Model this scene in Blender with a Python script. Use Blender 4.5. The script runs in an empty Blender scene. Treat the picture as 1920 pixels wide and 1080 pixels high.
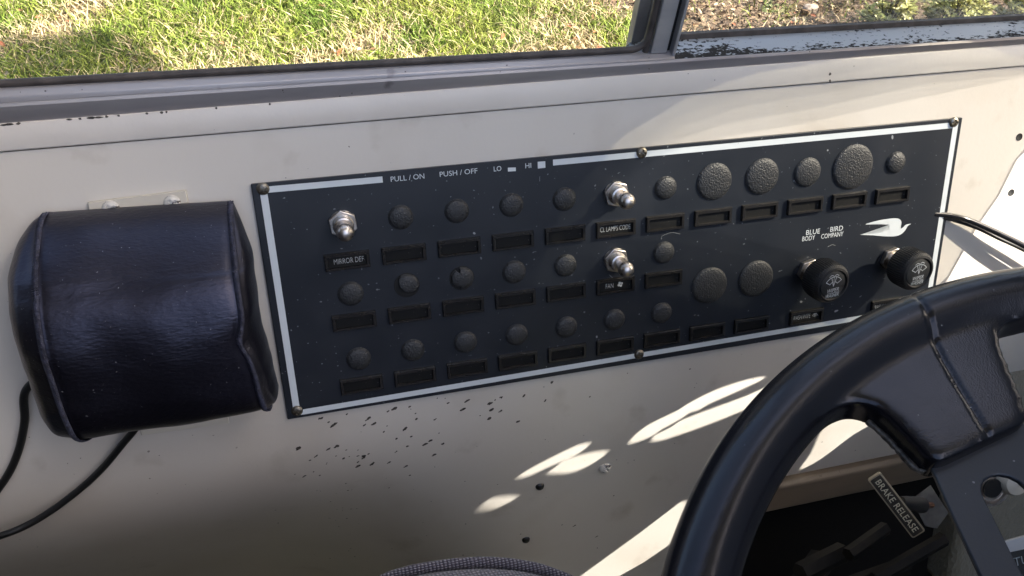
import bpy, bmesh, math, random
import numpy as np
from mathutils import Vector, Matrix
random.seed(7); rng=np.random.default_rng(7)
scene=bpy.context.scene; COL=scene.collection
rad=math.radians
# ------------------------------------------------------------------ frames
# "panel frame": x along the bus, y outwards through the side, z up the sloping panel. Metres.
TAU=rad(25)
M=Matrix.Rotation(-TAU,4,'X')
M3=M.to_3x3()
# ------------------------------------------------------------------ camera
CR=((0.9662171205731628,-0.2548444552228687,-0.03845490285279626),
    (-0.12886478405096097,-0.3484842947059792,-0.9284140045113916),
    (0.22320023150247387,0.9020049888906039,-0.36955196748465147))
CC=Vector((-0.0151152,-0.3851158,0.1437920)); FPX=1577.06
cam_d=bpy.data.cameras.new('camera'); cam=bpy.data.objects.new('camera',cam_d); COL.objects.link(cam)
cam_d.sensor_width=36; cam_d.lens=36*FPX/1920; cam_d.clip_start=.01; cam_d.clip_end=600
r0,r1,r2=Vector(CR[0]),-Vector(CR[1]),-Vector(CR[2])
mm=Matrix((( r0.x,r1.x,r2.x,CC.x),(r0.y,r1.y,r2.y,CC.y),(r0.z,r1.z,r2.z,CC.z),(0,0,0,1)))
cam.matrix_world=M@mm
scene.camera=cam
cam_d.dof.use_dof=False
# ------------------------------------------------------------------ light
SUN_T=Vector((-1.6,1,-1.2)).normalized()      # travel direction of the sunlight, panel frame
SW=M3@SUN_T
world=bpy.data.worlds.new('World'); scene.world=world; world.use_nodes=True
wn=world.node_tree; bg=wn.nodes['Background']; sky=wn.nodes.new('ShaderNodeTexSky')
sky.sky_type='NISHITA'; sky.sun_disc=False; sky.dust_density=5; sky.ozone_density=.4; sky.air_density=1
sky.sun_elevation=math.asin(-SW.z); sky.sun_rotation=math.atan2(-SW.x,-SW.y)
wn.links.new(sky.outputs[0],bg.inputs[0]); bg.inputs[1].default_value=.10
sd=bpy.data.lights.new('sun','SUN'); sun=bpy.data.objects.new('sun',sd); COL.objects.link(sun)
sd.energy=3.4; sd.angle=rad(.18); sd.color=(1,.95,.86)
sun.rotation_euler=SW.to_track_quat('-Z','Y').to_euler(); sun.location=(3,-2,4)
vs=scene.view_settings; vs.view_transform='Standard'; vs.look='None'; vs.gamma=1; vs.use_curve_mapping=False
vs.exposure=2.52
scene.cycles.max_bounces=8; scene.cycles.transparent_max_bounces=12
try: scene.cycles.sample_clamp_indirect=6
except Exception: pass

# ------------------------------------------------------------------ materials
def mat(name,color=(.5,.5,.5),rough=.5,metal=0,spec=.5,col2=None,cscale=20,cdet=4,cramp=(.4,.6),bump=0,bscale=200,bdet=2,bdist=.001,
        specks=None,coat=0,sheen=0,rvar=0,stretch=None,attr=None,voro=False):
    m=bpy.data.materials.new(name); m.use_nodes=True; t=m.node_tree; N=t.nodes; L=t.links
    b=N['Principled BSDF']; b.inputs['Roughness'].default_value=rough; b.inputs['Metallic'].default_value=metal
    b.inputs['Specular IOR Level'].default_value=spec
    b.inputs['Coat Weight'].default_value=coat; b.inputs['Sheen Weight'].default_value=sheen
    tc=N.new('ShaderNodeTexCoord'); src=tc.outputs['Object']
    if stretch:
        mp=N.new('ShaderNodeMapping'); mp.inputs['Scale'].default_value=stretch; L.new(src,mp.inputs[0]); src=mp.outputs[0]
    def noise(s,d,coord=None):
        n=N.new('ShaderNodeTexNoise'); n.inputs['Scale'].default_value=s; n.inputs['Detail'].default_value=d
        L.new(coord or src,n.inputs['Vector']); return n
    def ramp(fac,a,b_,c0=(0,0,0,1),c1=(1,1,1,1)):
        r=N.new('ShaderNodeValToRGB'); r.color_ramp.elements[0].position=a; r.color_ramp.elements[1].position=b_
        r.color_ramp.elements[0].color=c0; r.color_ramp.elements[1].color=c1; L.new(fac,r.inputs[0]); return r
    out=None
    if attr:
        a=N.new('ShaderNodeAttribute'); a.attribute_name=attr; out=a.outputs['Color']
    elif col2:
        n=noise(cscale,cdet); r=ramp(n.outputs[0],cramp[0],cramp[1],(*color,1),(*col2,1)); out=r.outputs[0]
    else: b.inputs['Base Color'].default_value=(*color,1)
    for sp in (specks or []):       # (scale, threshold, colour, soft)
        n=noise(sp[0],sp[4] if len(sp)>4 else 3,tc.outputs['Object']); r=ramp(n.outputs[0],sp[1],sp[1]+sp[3])
        mx=N.new('ShaderNodeMixRGB'); L.new(r.outputs[0],mx.inputs[0])
        if out: L.new(out,mx.inputs[1])
        else: mx.inputs[1].default_value=(*color,1)
        mx.inputs[2].default_value=(*sp[2],1); out=mx.outputs[0]
    if out: L.new(out,b.inputs['Base Color'])
    if rvar:
        n=noise(cscale*1.7+5,4); mr=N.new('ShaderNodeMapRange'); mr.inputs['To Min'].default_value=rough-rvar; mr.inputs['To Max'].default_value=rough+rvar
        mr.inputs['From Min'].default_value=.3; mr.inputs['From Max'].default_value=.7
        L.new(n.outputs[0],mr.inputs['Value']); L.new(mr.outputs[0],b.inputs['Roughness'])
    if bump:
        if voro:
            n=N.new('ShaderNodeTexVoronoi'); n.feature='SMOOTH_F1'; n.inputs['Scale'].default_value=bscale; L.new(src,n.inputs['Vector']); h=n.outputs[0]
        else: h=noise(bscale,bdet).outputs[0]
        bp=N.new('ShaderNodeBump'); bp.inputs['Strength'].default_value=bump; bp.inputs['Distance'].default_value=bdist
        L.new(h,bp.inputs['Height']); L.new(bp.outputs[0],b.inputs['Normal'])
    return m
MT={}
MT['wall']=mat('cream wall paint',(.655,.615,.555),.34,col2=(.62,.575,.515),cscale=9,cramp=(.35,.65),bump=.25,bscale=420,bdist=.0002,rvar=.05,
    specks=[(330,.785,(.12,.10,.085),.02,1),(13,.52,(.55,.50,.43),.22,7),(3.5,.55,(.57,.51,.44),.2,8),(34,.60,(.50,.45,.385),.16,8)])
MT['strip']=mat('cream sill paint',(.67,.63,.58),.33,col2=(.63,.59,.54),cscale=14,bump=.3,bscale=300,bdist=.0003,specks=[(700,.80,(.2,.17,.15),.02,1)])
MT['tan']=mat('scuffed tan with painted shade',(.17,.13,.09),.45,col2=(.10,.078,.055),cscale=40,stretch=(.2,1,1),specks=[(200,.7,(.08,.06,.045),.04,3)])  # dark tone carries the shade behind the wheel in its colour
MT['chip']=mat('chipped primer',(.025,.022,.02),.6,col2=(.10,.085,.07),cscale=900)
MT['black_hole']=mat('black recess',(.006,.006,.006),.8)
MT['plate']=mat('navy black panel face',(.0135,.0165,.0225),.38,spec=.48,col2=(.0165,.0195,.026),cscale=30,bump=.15,bscale=1500,bdist=.0001,rvar=.05,
    specks=[(520,.735,(.16,.17,.18),.03,1),(190,.80,(.30,.31,.32),.02,1)])
MT['print']=mat('pale grey printing',(.62,.66,.68),.45,specks=[(420,.72,(.25,.27,.28),.04,2)])
MT['print_dim']=mat('worn white lettering',(.50,.51,.50),.5,col2=(.2,.2,.2),cscale=900,cramp=(.45,.75))
MT['plug']=mat('grained black plastic plug',(.022,.023,.025),.42,bump=1,bscale=1300,bdist=.00045,specks=[(900,.7,(.10,.10,.10),.06,1)])
MT['holder']=mat('glossy black plastic',(.016,.015,.015),.24,spec=.6,col2=(.02,.018,.016),cscale=200,specks=[(1100,.73,(.20,.19,.17),.03,2)])
MT['insert']=mat('black label insert',(.008,.008,.008),.6,spec=.2,specks=[(700,.72,(.16,.15,.13),.04,3)])
MT['knob']=mat('black knob rubber',(.012,.012,.013),.45,bump=.3,bscale=1500,bdist=.0002,specks=[(900,.74,(.1,.1,.1),.03,1)])
MT['knob_face']=mat('grained knob face',(.025,.026,.027),.5,bump=.9,bscale=1800,bdist=.0003)
MT['chrome']=mat('worn nickel',(.66,.61,.56),.34,1,col2=(.50,.44,.39),cscale=260,cramp=(.4,.8),bump=.06,bscale=900,bdist=.0002,rvar=.1)
MT['screw']=mat('dull steel screw',(.33,.31,.27),.42,1,col2=(.18,.16,.13),cscale=150,rvar=.1)
MT['plate_steel']=mat('dull steel plate',(.13,.12,.10),.5,.4,col2=(.09,.08,.07),cscale=120)
MT['screw_cream']=mat('painted screw',(.6,.57,.52),.35,specks=[(500,.62,(.06,.05,.05),.03,2)])
MT['screw_black']=mat('black screw',(.012,.012,.012),.35)
MT['alu']=mat('dull aluminium',(.40,.385,.395),.48,.5,col2=(.24,.225,.235),cscale=30,stretch=(.15,1,1),bump=.3,bscale=300,bdist=.0003,rvar=.08,
    specks=[(300,.72,(.05,.045,.04),.03,3),(60,.68,(.13,.12,.12),.12,5)])
MT['alu_bright']=mat('bare aluminium',(.55,.54,.53),.36,.45,col2=(.40,.40,.42),cscale=40,stretch=(.15,1,1),bump=.3,bscale=400,bdist=.0003,specks=[(300,.74,(.06,.05,.05),.03,3)])
MT['gasket']=mat('brown rubber gasket',(.045,.036,.032),.55,col2=(.075,.062,.055),cscale=120)
MT['vinyl']=mat('black vinyl',(.0035,.0032,.005),.38,spec=.75,bump=.45,bscale=620,bdet=2,bdist=.0004,stretch=(.6,1,1.5),
    specks=[(1000,.765,(.16,.16,.18),.02,1)])
MT['thread']=mat('blue grey stitching',(.05,.052,.085),.6,bump=1,bscale=900,bdist=.0005,col2=(.02,.02,.035),cscale=500)
MT['bracket']=mat('cream bracket',(.60,.55,.46),.4,specks=[(200,.66,(.25,.2,.16),.08,4)])
MT['cable']=mat('black cable',(.012,.012,.012),.4)
MT['cable_gloss']=mat('glossy black cable',(.012,.012,.014),.16,coat=.3)
MT['wheel']=mat('moulded black rim',(.006,.006,.008),.20,spec=.42,bump=.2,bscale=1500,bdet=1,bdist=.0002,specks=[(420,.79,(.2,.2,.2),.02,1)],cscale=120,rvar=.02)
MT['spoke']=mat('painted dark spoke',(.009,.012,.019),.40,bump=.15,bscale=900,bdist=.0002,specks=[(60,.76,(.10,.09,.11),.03,4),(500,.78,(.14,.14,.15),.02,1)])
MT['worn']=mat('worn bare resin',(.10,.085,.07),.45,col2=(.015,.012,.01),cscale=260,cramp=(.4,.6),bump=1,bscale=300,bdist=.001)
MT['dash']=mat('grained beige dash',(.27,.245,.19),.42,bump=1,bscale=420,bdet=3,bdist=.0016,stretch=(1,1,.6))
MT['seat']=mat('grey woven seat fabric',(.16,.145,.165),.9,sheen=.3,col2=(.11,.10,.115),cscale=60)
MT['dark']=mat('dark floor rubber',(.009,.008,.007),.8,spec=.15)
MT['pedal']=mat('worn dark steel',(.012,.010,.008),.6,.1,spec=.2,col2=(.006,.0055,.005),cscale=60)
MT['handle']=mat('tarnished handle',(.075,.058,.036),.42,.3,col2=(.035,.026,.017),cscale=150)
MT['handle_edge']=mat('rubbed brass edge',(.42,.34,.22),.4,.4)
MT['handle_text']=mat('cream letters',(.85,.78,.58),.5)
MT['rust']=mat('rusty rod',(.10,.045,.025),.7,.3)
MT['roof']=mat('white roof paint',(.6,.6,.58),.5)
MT['headliner']=mat('pale grey headliner',(.42,.41,.40),.7)
MT['shade_sheet']=mat('grey awning fabric',(.3,.3,.3),.9)
MT['soil']=mat('brown soil',(.09,.06,.038),.95,col2=(.17,.12,.075),cscale=18,bump=1,bscale=60,bdist=.02)
MT['blade']=mat('grass blades',rough=.6,attr='Col',spec=.2)
MT['litter']=mat('dead leaves',rough=.75,attr='Col',spec=.2)
MT['leaf']=mat('pale green leaves',rough=.45,attr='Col',spec=.3)
MT['stone']=mat('garden stone',(.34,.27,.22),.85,col2=(.22,.17,.13),cscale=30,bump=.8,bscale=80,bdist=.004)
MT['paper']=mat('white litter',(.75,.75,.73),.7)
# woven fabric detail for the seat
def weave(m,s=1150):
    t=m.node_tree;N=t.nodes;L=t.links;b=N['Principled BSDF'];tc=N.new('ShaderNodeTexCoord')
    vals=[]
    for ax in ('X','Y'):
        w=N.new('ShaderNodeTexWave');w.bands_direction=ax;w.inputs['Scale'].default_value=s/6.28;w.inputs['Distortion'].default_value=1.2;w.inputs['Detail'].default_value=1
        L.new(tc.outputs['UV'],w.inputs[0]);vals.append(w)
    mx=N.new('ShaderNodeMath');mx.operation='MULTIPLY';L.new(vals[0].outputs['Fac'],mx.inputs[0]);L.new(vals[1].outputs['Fac'],mx.inputs[1])
    r=N.new('ShaderNodeValToRGB');r.color_ramp.elements[0].color=(.05,.04,.055,1);r.color_ramp.elements[1].color=(.30,.275,.31,1);r.color_ramp.elements[1].position=.6
    L.new(mx.outputs[0],r.inputs[0]);L.new(r.outputs[0],b.inputs['Base Color'])
    bp=N.new('ShaderNodeBump');bp.inputs['Strength'].default_value=1;bp.inputs['Distance'].default_value=.0006;L.new(mx.outputs[0],bp.inputs['Height']);L.new(bp.outputs[0],b.inputs['Normal'])
for k_ in ('vinyl','wheel'): MT[k_].node_tree.nodes['Principled BSDF'].inputs['Specular Tint'].default_value=((.74,.74,1,1) if k_=='vinyl' else (.92,.92,1,1))  # bluish specular tint puts the sky's sheen into the material
weave(MT['seat'])
def glassmat(name,tint,gloss=.06,haze=0):
    m=bpy.data.materials.new(name);m.use_nodes=True;t=m.node_tree;N=t.nodes;L=t.links;N.remove(N['Principled BSDF'])
    tr=N.new('ShaderNodeBsdfTransparent');tr.inputs[0].default_value=(*tint,1);gl=N.new('ShaderNodeBsdfGlossy');gl.inputs['Roughness'].default_value=.02
    mx=N.new('ShaderNodeMixShader');fr=N.new('ShaderNodeFresnel');fr.inputs[0].default_value=1.45
    mp=N.new('ShaderNodeMath');mp.operation='MULTIPLY';mp.inputs[1].default_value=gloss*10;L.new(fr.outputs[0],mp.inputs[0]);L.new(mp.outputs[0],mx.inputs[0])
    L.new(tr.outputs[0],mx.inputs[1]);L.new(gl.outputs[0],mx.inputs[2]);last=mx
    if haze:
        df=N.new('ShaderNodeBsdfDiffuse');df.inputs[0].default_value=(.75,.75,.72,1)
        tc=N.new('ShaderNodeTexCoord');n=N.new('ShaderNodeTexNoise');n.inputs['Scale'].default_value=420;n.inputs['Detail'].default_value=3;L.new(tc.outputs['Object'],n.inputs[0])
        n2=N.new('ShaderNodeTexNoise');n2.inputs['Scale'].default_value=9;n2.inputs['Detail'].default_value=5;L.new(tc.outputs['Object'],n2.inputs[0])
        a=N.new('ShaderNodeMapRange');a.inputs['From Min'].default_value=.60;a.inputs['From Max'].default_value=.72;a.inputs['To Max'].default_value=.55;L.new(n.outputs[0],a.inputs[0])
        c=N.new('ShaderNodeMapRange');c.inputs['From Min'].default_value=.35;c.inputs['From Max'].default_value=.7;c.inputs['To Min'].default_value=.05;c.inputs['To Max'].default_value=.32;L.new(n2.outputs[0],c.inputs[0])
        ml=N.new('ShaderNodeMath');ml.operation='MULTIPLY_ADD';L.new(a.outputs[0],ml.inputs[0]);L.new(c.outputs[0],ml.inputs[1]);ml.inputs[2].default_value=haze
        # dirt gathers in the lower left corner of the pane
        sx=N.new('ShaderNodeSeparateXYZ');L.new(tc.outputs['Object'],sx.inputs[0])
        g=N.new('ShaderNodeMapRange');g.inputs['From Min'].default_value=-.02;g.inputs['From Max'].default_value=-.16;g.inputs['To Min'].default_value=.12;g.inputs['To Max'].default_value=1.0;L.new(sx.outputs[0],g.inputs[0])
        m2=N.new('ShaderNodeMath');m2.operation='MULTIPLY';L.new(ml.outputs[0],m2.inputs[0]);L.new(g.outputs[0],m2.inputs[1])
        mx2=N.new('ShaderNodeMixShader');L.new(m2.outputs[0],mx2.inputs[0]);L.new(mx.outputs[0],mx2.inputs[1]);L.new(df.outputs[0],mx2.inputs[2]);last=mx2
    L.new(last.outputs[0],N['Material Output'].inputs[0]);return m
MT['glass']=glassmat('dusty window glass',(.96,.97,.96),.05,.025)
MT['glass2']=glassmat('clear window glass',(.93,.94,.93),.05)
MT['tint2']=glassmat('graded tint film',(.68,.68,.66),.0)
MT['tint']=glassmat('tinted filter plastic',(.50,.485,.44),.03)

# ------------------------------------------------------------------ mesh helpers
BASE={}
def V(*a): return Vector(a)
def thing(name,label,cat,base=(0,0,0),frame='P',group=None,kind=None):
    o=bpy.data.objects.new(name,None); COL.objects.link(o); o.empty_display_size=.02
    b=Vector(base); o.matrix_world=(M if frame=='P' else Matrix())@Matrix.Translation(b); BASE[o.name]=b
    tag(o,label,cat,group,kind); return o
def tag(o,label=None,cat=None,group=None,kind=None):
    if label:o['label']=label
    if cat:o['category']=cat
    if group:o['group']=group
    if kind:o['kind']=kind
def obj(name,bm,m,parent=None,frame='P',base=None,smooth=True,angle=40,bevel=0,label=None,loc=None):
    """link bm as one mesh. bm is in frame coordinates; with loc given it is local to that spot"""
    me=bpy.data.meshes.new(name)
    if isinstance(bm,bmesh.types.BMesh):
        if smooth:
            for f in bm.faces:f.smooth=True
            for e in bm.edges:
                if len(e.link_faces)==2 and e.calc_face_angle(0)>rad(angle): e.smooth=False
        bm.to_mesh(me); bm.free()
    else: me=bm
    me.materials.append(MT[m] if isinstance(m,str) else m)
    o=bpy.data.objects.new(name,me); COL.objects.link(o)
    if parent is not None:
        pb=BASE[parent.name]; o.parent=parent; BASE[o.name]=pb
        if loc is None: me.transform(Matrix.Translation(-pb))
        else: o.location=Vector(loc)-pb; BASE[o.name]=Vector(loc)
    else:
        b=Vector(base) if base is not None else Vector((0,0,0))
        me.transform(Matrix.Translation(-b)); o.matrix_world=(M if frame=='P' else Matrix())@Matrix.Translation(b); BASE[o.name]=b
    if bevel:
        md=o.modifiers.new('bevel','BEVEL'); md.width=bevel; md.segments=2; md.limit_method='ANGLE'; md.angle_limit=rad(35)
    if label:o['label']=label
    return o
def NB(): return bmesh.new()
def box(bm,x0,x1,y0,y1,z0,z1):
    vs=[bm.verts.new((x,y,z)) for x in (x0,x1) for y in (y0,y1) for z in (z0,z1)]
    for q in ((0,1,3,2),(4,6,7,5),(0,4,5,1),(2,3,7,6),(0,2,6,4),(1,5,7,3)): bm.faces.new([vs[i] for i in q])
    return bm
def prism(bm,poly,fn,h0,h1):
    """poly: list of 2D; fn(a,b,h)->3D"""
    a=[bm.verts.new(fn(p[0],p[1],h0)) for p in poly]; b=[bm.verts.new(fn(p[0],p[1],h1)) for p in poly]
    n=len(poly)
    for i in range(n): bm.faces.new((a[i],a[(i+1)%n],b[(i+1)%n],b[i]))
    f1=bm.faces.new(a[::-1]); f2=bm.faces.new(b)
    bmesh.ops.triangulate(bm,faces=[f1,f2]); bmesh.ops.recalc_face_normals(bm,faces=bm.faces); return bm
def pw(a,b,h): return Vector((a,-h,b))      # on the panel plane, h towards the driver
def catmull(P,n=8,closed=False):
    P=[Vector(p) for p in P]; out=[]
    N=len(P); rngi=range(N if closed else N-1)
    for i in rngi:
        g=lambda k:P[k%N] if closed else P[max(0,min(N-1,k))]
        p0,p1,p2,p3=g(i-1),g(i),g(i+1),g(i+2)
        for j in range(n):
            t=j/n; out.append(.5*((2*p1)+(p2-p0)*t+(2*p0-5*p1+4*p2-p3)*t*t+(3*p1-p0-3*p2+p3)*t**3))
    if not closed: out.append(P[-1])
    return out
def tube(bm,path,r,seg=12,cap=True,rf=None):
    path=[Vector(p) for p in path]; rings=[]; up=None
    for i,p in enumerate(path):
        t=(path[min(i+1,len(path)-1)]-path[max(i-1,0)]).normalized()
        if up is None: up=t.orthogonal().normalized()
        up=(up-t*up.dot(t)).normalized(); s=t.cross(up)
        rr=rf(i/(len(path)-1)) if rf else r
        rings.append([bm.verts.new(p+(up*math.cos(k*2*math.pi/seg)+s*math.sin(k*2*math.pi/seg))*rr) for k in range(seg)])
    for a,b in zip(rings,rings[1:]):
        for k in range(seg): bm.faces.new((a[k],a[(k+1)%seg],b[(k+1)%seg],b[k]))
    if cap: bm.faces.new(rings[0][::-1]); bm.faces.new(rings[-1])
    bmesh.ops.recalc_face_normals(bm,faces=bm.faces); return bm
def lathe(bm,prof,seg=40,fr=None,c=(0,0)):
    """prof: (r,h) ; axis = panel normal"""
    rings=[]
    for r,h in prof:
        if r<1e-7: rings.append([bm.verts.new(pw(c[0],c[1],h))])
        else: rings.append([bm.verts.new(pw(c[0]+r*math.cos(k*2*math.pi/seg),c[1]+r*math.sin(k*2*math.pi/seg),h)) for k in range(seg)])
    for a,b in zip(rings,rings[1:]):
        for k in range(seg):
            k2=(k+1)%seg
            if len(a)==1 and len(b)==1: continue
            if len(a)==1: bm.faces.new((a[0],b[k],b[k2]))
            elif len(b)==1: bm.faces.new((a[k],a[k2],b[0]))
            else: bm.faces.new((a[k],a[k2],b[k2],b[k]))
    bmesh.ops.recalc_face_normals(bm,faces=bm.faces)
    if fr: bmesh.ops.transform(bm,matrix=fr,verts=bm.verts)
    return bm
def textbm(s,size,sx=1,shear=0,ext=.00012,spacing=1,bold=0):
    cu=bpy.data.curves.new('t','FONT'); cu.body=s; cu.size=size; cu.shear=shear; cu.extrude=ext; cu.space_character=spacing; cu.resolution_u=3; cu.offset=bold
    ob=bpy.data.objects.new('t',cu); COL.objects.link(ob)
    dg=bpy.context.evaluated_depsgraph_get(); dg.update(); me=bpy.data.meshes.new_from_object(ob.evaluated_get(dg))
    bm=NB(); bm.from_mesh(me); bpy.data.objects.remove(ob); bpy.data.curves.remove(cu); bpy.data.meshes.remove(me)
    for v in bm.verts: v.co.x*=sx
    return bm
def text_fit(s,x0,x1,z0,cap,h,shear=0,rot=0,bold=0,spacing=1):
    """lettering between x0 and x1 on the panel, base z0, capital height cap, front face at h"""
    bm=textbm(s,1,shear=shear,ext=.0,bold=bold,spacing=spacing); xs=[v.co.x for v in bm.verts]; ys=[v.co.y for v in bm.verts]
    a,b=min(xs),max(xs); c,d=min(ys),max(ys)
    for v in bm.verts:
        x=(v.co.x-a)/(b-a)*(x1-x0)+x0; z=z0+(v.co.y-c)/(d-c)*cap; v.co=pw(x,z,h)
    bmesh.ops.recalc_face_normals(bm,faces=bm.faces)
    return bm
def join(bm,other):
    me=bpy.data.meshes.new('j'); other.to_mesh(me); other.free(); bm.from_mesh(me); bpy.data.meshes.remove(me); return bm
# where a line of sight of the photograph meets a plane of the real place (used only to read off positions)
Rm=Matrix(CR)
def ray(x,y): return (Rm.transposed()@Vector(((x-960)/FPX,(y-540)/FPX,1))).normalized()
def on(x,y,n=0.0):        # on the plane n in front of the panel face
    d=ray(x,y); t=(-n-CC.y)/d.y; return CC+d*t
def at_dist(x,y,t): return CC+ray(x,y)*t

# ------------------------------------------------------------------ side wall
SEAM=.0757; BEND=-.0685
prof=[(0,.0757),(0,BEND)]                     # (y,z) of wall face, panel frame
th=[(0.003,-.0705)]
ang=8; y,z=0.0003,-.071
prof.append((y,z))
while z>-.46:
    ang=min(17,8+ (-.071-z)*150)
    y+=.004*math.sin(rad(ang)); z-=.004*math.cos(rad(ang)); prof.append((y,z))
PZ=np.array([z for y,z in prof][::-1]); PY=np.array([y for y,z in prof][::-1])
def wy(x,z):        # depth of the wall face; undercut added at the rear foot to darken it
    k=min(1,max(0,(.09-x)/.17)); k=k*k*(3-2*k); u=max(0,-.083-z); e=4.2*u*u if u<.065 else 4.2*.065**2+8.4*.065*(u-.065)
    return float(np.interp(z,PZ,PY))+k*e
def wall_hit(x,yp):
    d=ray(x,yp); t=.2; 
    for _ in range(700):
        p=CC+d*t
        if p.y>=wy(p.x,p.z): break
        t+=.0015
    lo,hi=t-.0015,t
    for _ in range(24):
        m_=(lo+hi)/2; p=CC+d*m_
        if p.y>=wy(p.x,p.z): hi=m_
        else: lo=m_
    return CC+d*hi
wall=thing('side_wall','cream painted steel side wall of a bus below the window, chipped and scuffed','wall',(0,0,0))
bm=NB(); X0,X1=-.75,.497; nx=2
rows=[(0.03,.0757+.0)]+prof+[(prof[-1][0]+.02,prof[-1][1])]
XS=[X0,-.3]+[-.24+.01*i for i in range(36)]+[X1]
g=[[bm.verts.new((x,(y if j in (0,len(rows)-1) else wy(x,z)),z)) for j,(y,z) in enumerate(rows)] for x in XS]
for j in range(len(XS)-1):
    for i in range(len(rows)-2): bm.faces.new((g[j][i],g[j+1][i],g[j+1][i+1],g[j][i+1]))
bmesh.ops.recalc_face_normals(bm,faces=bm.faces)
obj('wall_skin',bm,'wall',wall,angle=12)
# outer skin of the bus, thick side
bm=NB(); box(bm,X0,X1,.215,.22,-.9,-.02); obj('outer_skin',bm,'roof',wall,angle=30)
# sill strip
bm=NB(); box(bm,X0,X1,-.0014,.004,.0762,.0876)
so=obj('sill_strip',bm,'strip',wall,bevel=.0007,label='folded cream strip along the window sill, paint flaked at its upper edge')
# flaked spots at the edge of the strip and on the strip
def fleck(bm,p,nrm,r,asp=1.0,rot=0,h=.0001):
    t1=Vector((1,0,0)); t1=(t1-nrm*t1.dot(nrm)).normalized(); t2=nrm.cross(t1)
    n=9; vs=[]
    for k in range(n):
        a=k*2*math.pi/n; q=r*(.65+.5*random.random()); u=q*math.cos(a)*asp; w=q*math.sin(a)
        u,w=u*math.cos(rot)-w*math.sin(rot),u*math.sin(rot)+w*math.cos(rot)
        vs.append(bm.verts.new(p+t1*u+t2*w+nrm*h))
    f=bm.faces.new(vs)
CH=[(280,240),(292,238),(330,260),(357,273),(352,280),(365,268),(427,217),(545,237),(540,243),(578,263),(572,267),(525,272),(518,278),(650,198),(645,203),(681,187),(762,177),(793,213),(797,244),(641,280),(624,311),(744,286),(740,293),(771,336),(692,347),(902,241),(895,247),(918,318),(875,356),(846,376),(855,375),(938,375),(895,432),(750,388),(692,415),(685,421),(655,472),(744,493),(763,543),(652,609),(163,398),(172,399),(266,439),(230,463),(337,397),(331,402),(374,387),(382,390),(424,408),(487,408),(370,440),(410,453),(440,443),(486,440),(517,440),(520,446),(542,429),(486,472),(489,493),(565,480),(320,477),(318,483),(250,524),(203,546),(282,543),(151,537),(422,586),(268,624),(433,623),(454,620),(340,683),(375,724),(405,716),(405,729),(450,722),(480,720),(332,771),(340,773),(368,783),(427,773),(490,800),(384,815),(365,862),(61,797),(48,728),(909,132),(951,133),(967,158),(1048,190),(1076,141),(1068,146),(1188,160),(1196,158),(1217,141),(1244,128),(1252,128),(1198,193),(1249,199),(1137,225),(1186,240),(1340,256),(1370,120),(1486,141),(1483,147),(1520,47),(1760,868),(1752,872),(1642,810),(1573,807),(668,934),(437,945),(448,933),(338,986),(470,976)]
bm=NB()
def wn_at(p):
    e=.0015; dz=(wy(p.x,p.z+e)-wy(p.x,p.z-e))/(2*e); dx=(wy(p.x+e,p.z)-wy(p.x-e,p.z))/(2*e)
    return Vector((dx,-1,dz)).normalized()
for X,Y in CH:
    p=wall_hit(500+X/2.842,700+Y/2.842); r=random.choice([.0003,.0004,.0005,.0006,.0007,.0009])
    if Y>560: r*=.65
    a=random.uniform(.2,.9)
    fleck(bm,p,wn_at(p),r,1.7,a)
    if random.random()<.6 and r>.0005: fleck(bm,p+Vector((-.0009,0,-.0005)),wn_at(p),r*.7,1.9,a)
for k in range(46):     # small ones elsewhere
    p=wall_hit(random.uniform(0,1500),random.uniform(300,1040)); fleck(bm,p,wn_at(p),random.uniform(.00012,.00032),1.2,random.random()*3)
for x,y in ((1556,139),(1556,152),(1290,138),(1601,124),(1340,150)):
    p=on(x,y,.0014); fleck(bm,p,Vector((0,-1,0)),.0009 if x==1556 else .0003,.8,0)
for x,y,a in ((15,232,9),(130,223,4),(150,221,2),(172,220,7),(185,219,6),(200,217,2),(222,214,2),(275,211,2),(303,209,2.2),(312,208,1.6),(405,201,1.4),(506,194,1.5),(18,231,5),(34,229,3)):
    p=on(x,y+1,.0014); p.z=min(p.z,.0871); fleck(bm,p,Vector((0,-1,0)),.00055,max(1,a*.6),-.0)
obj('paint_chips',bm,'chip',wall,smooth=False,label='small dark chips where the cream paint has flaked off')

# screw head as a height field with a real cross recess
def screw_mesh(r,h,cross=True):
    bm=NB(); nr,ns=14,48; rings=[[bm.verts.new(pw(0,0,h-(.45*h if cross else 0)))]]
    for i in range(1,nr+1):
        q=i/nr; ring=[]
        for k in range(ns):
            a=k*2*math.pi/ns+.3; x,z=q*r*math.cos(a),q*r*math.sin(a)
            hh=h*math.sqrt(max(0,1-q**2.6))
            if cross:
                c,s=math.cos(.5),math.sin(.5); u,w=x*c+z*s,-x*s+z*c
                if (abs(u)<.16*r and abs(w)<.6*r) or (abs(w)<.16*r and abs(u)<.6*r): hh-=.5*h
            ring.append(bm.verts.new(pw(x,z,hh)))
        rings.append(ring)
    for a,b in zip(rings,rings[1:]):
        for k in range(ns):
            if len(a)==1: bm.faces.new((a[0],b[k],b[(k+1)%ns]))
            else: bm.faces.new((a[k],a[(k+1)%ns],b[(k+1)%ns],b[k]))
    bmesh.ops.recalc_face_normals(bm,faces=bm.faces)
    return bm
proto={}
def child_copy(src,parent,loc,rot=0,name=None,label=None):
    c=src.copy(); COL.objects.link(c); c.parent=parent; c.location=Vector(loc)-BASE[parent.name]; c.rotation_euler=(0,rot,0); BASE[c.name]=Vector(loc)
    if label:c['label']=label
    elif 'label' in c.keys(): del c['label']
    for ch in src.children:
        d=ch.copy(); COL.objects.link(d); d.parent=c; BASE[d.name]=BASE[c.name]
    return c
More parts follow.
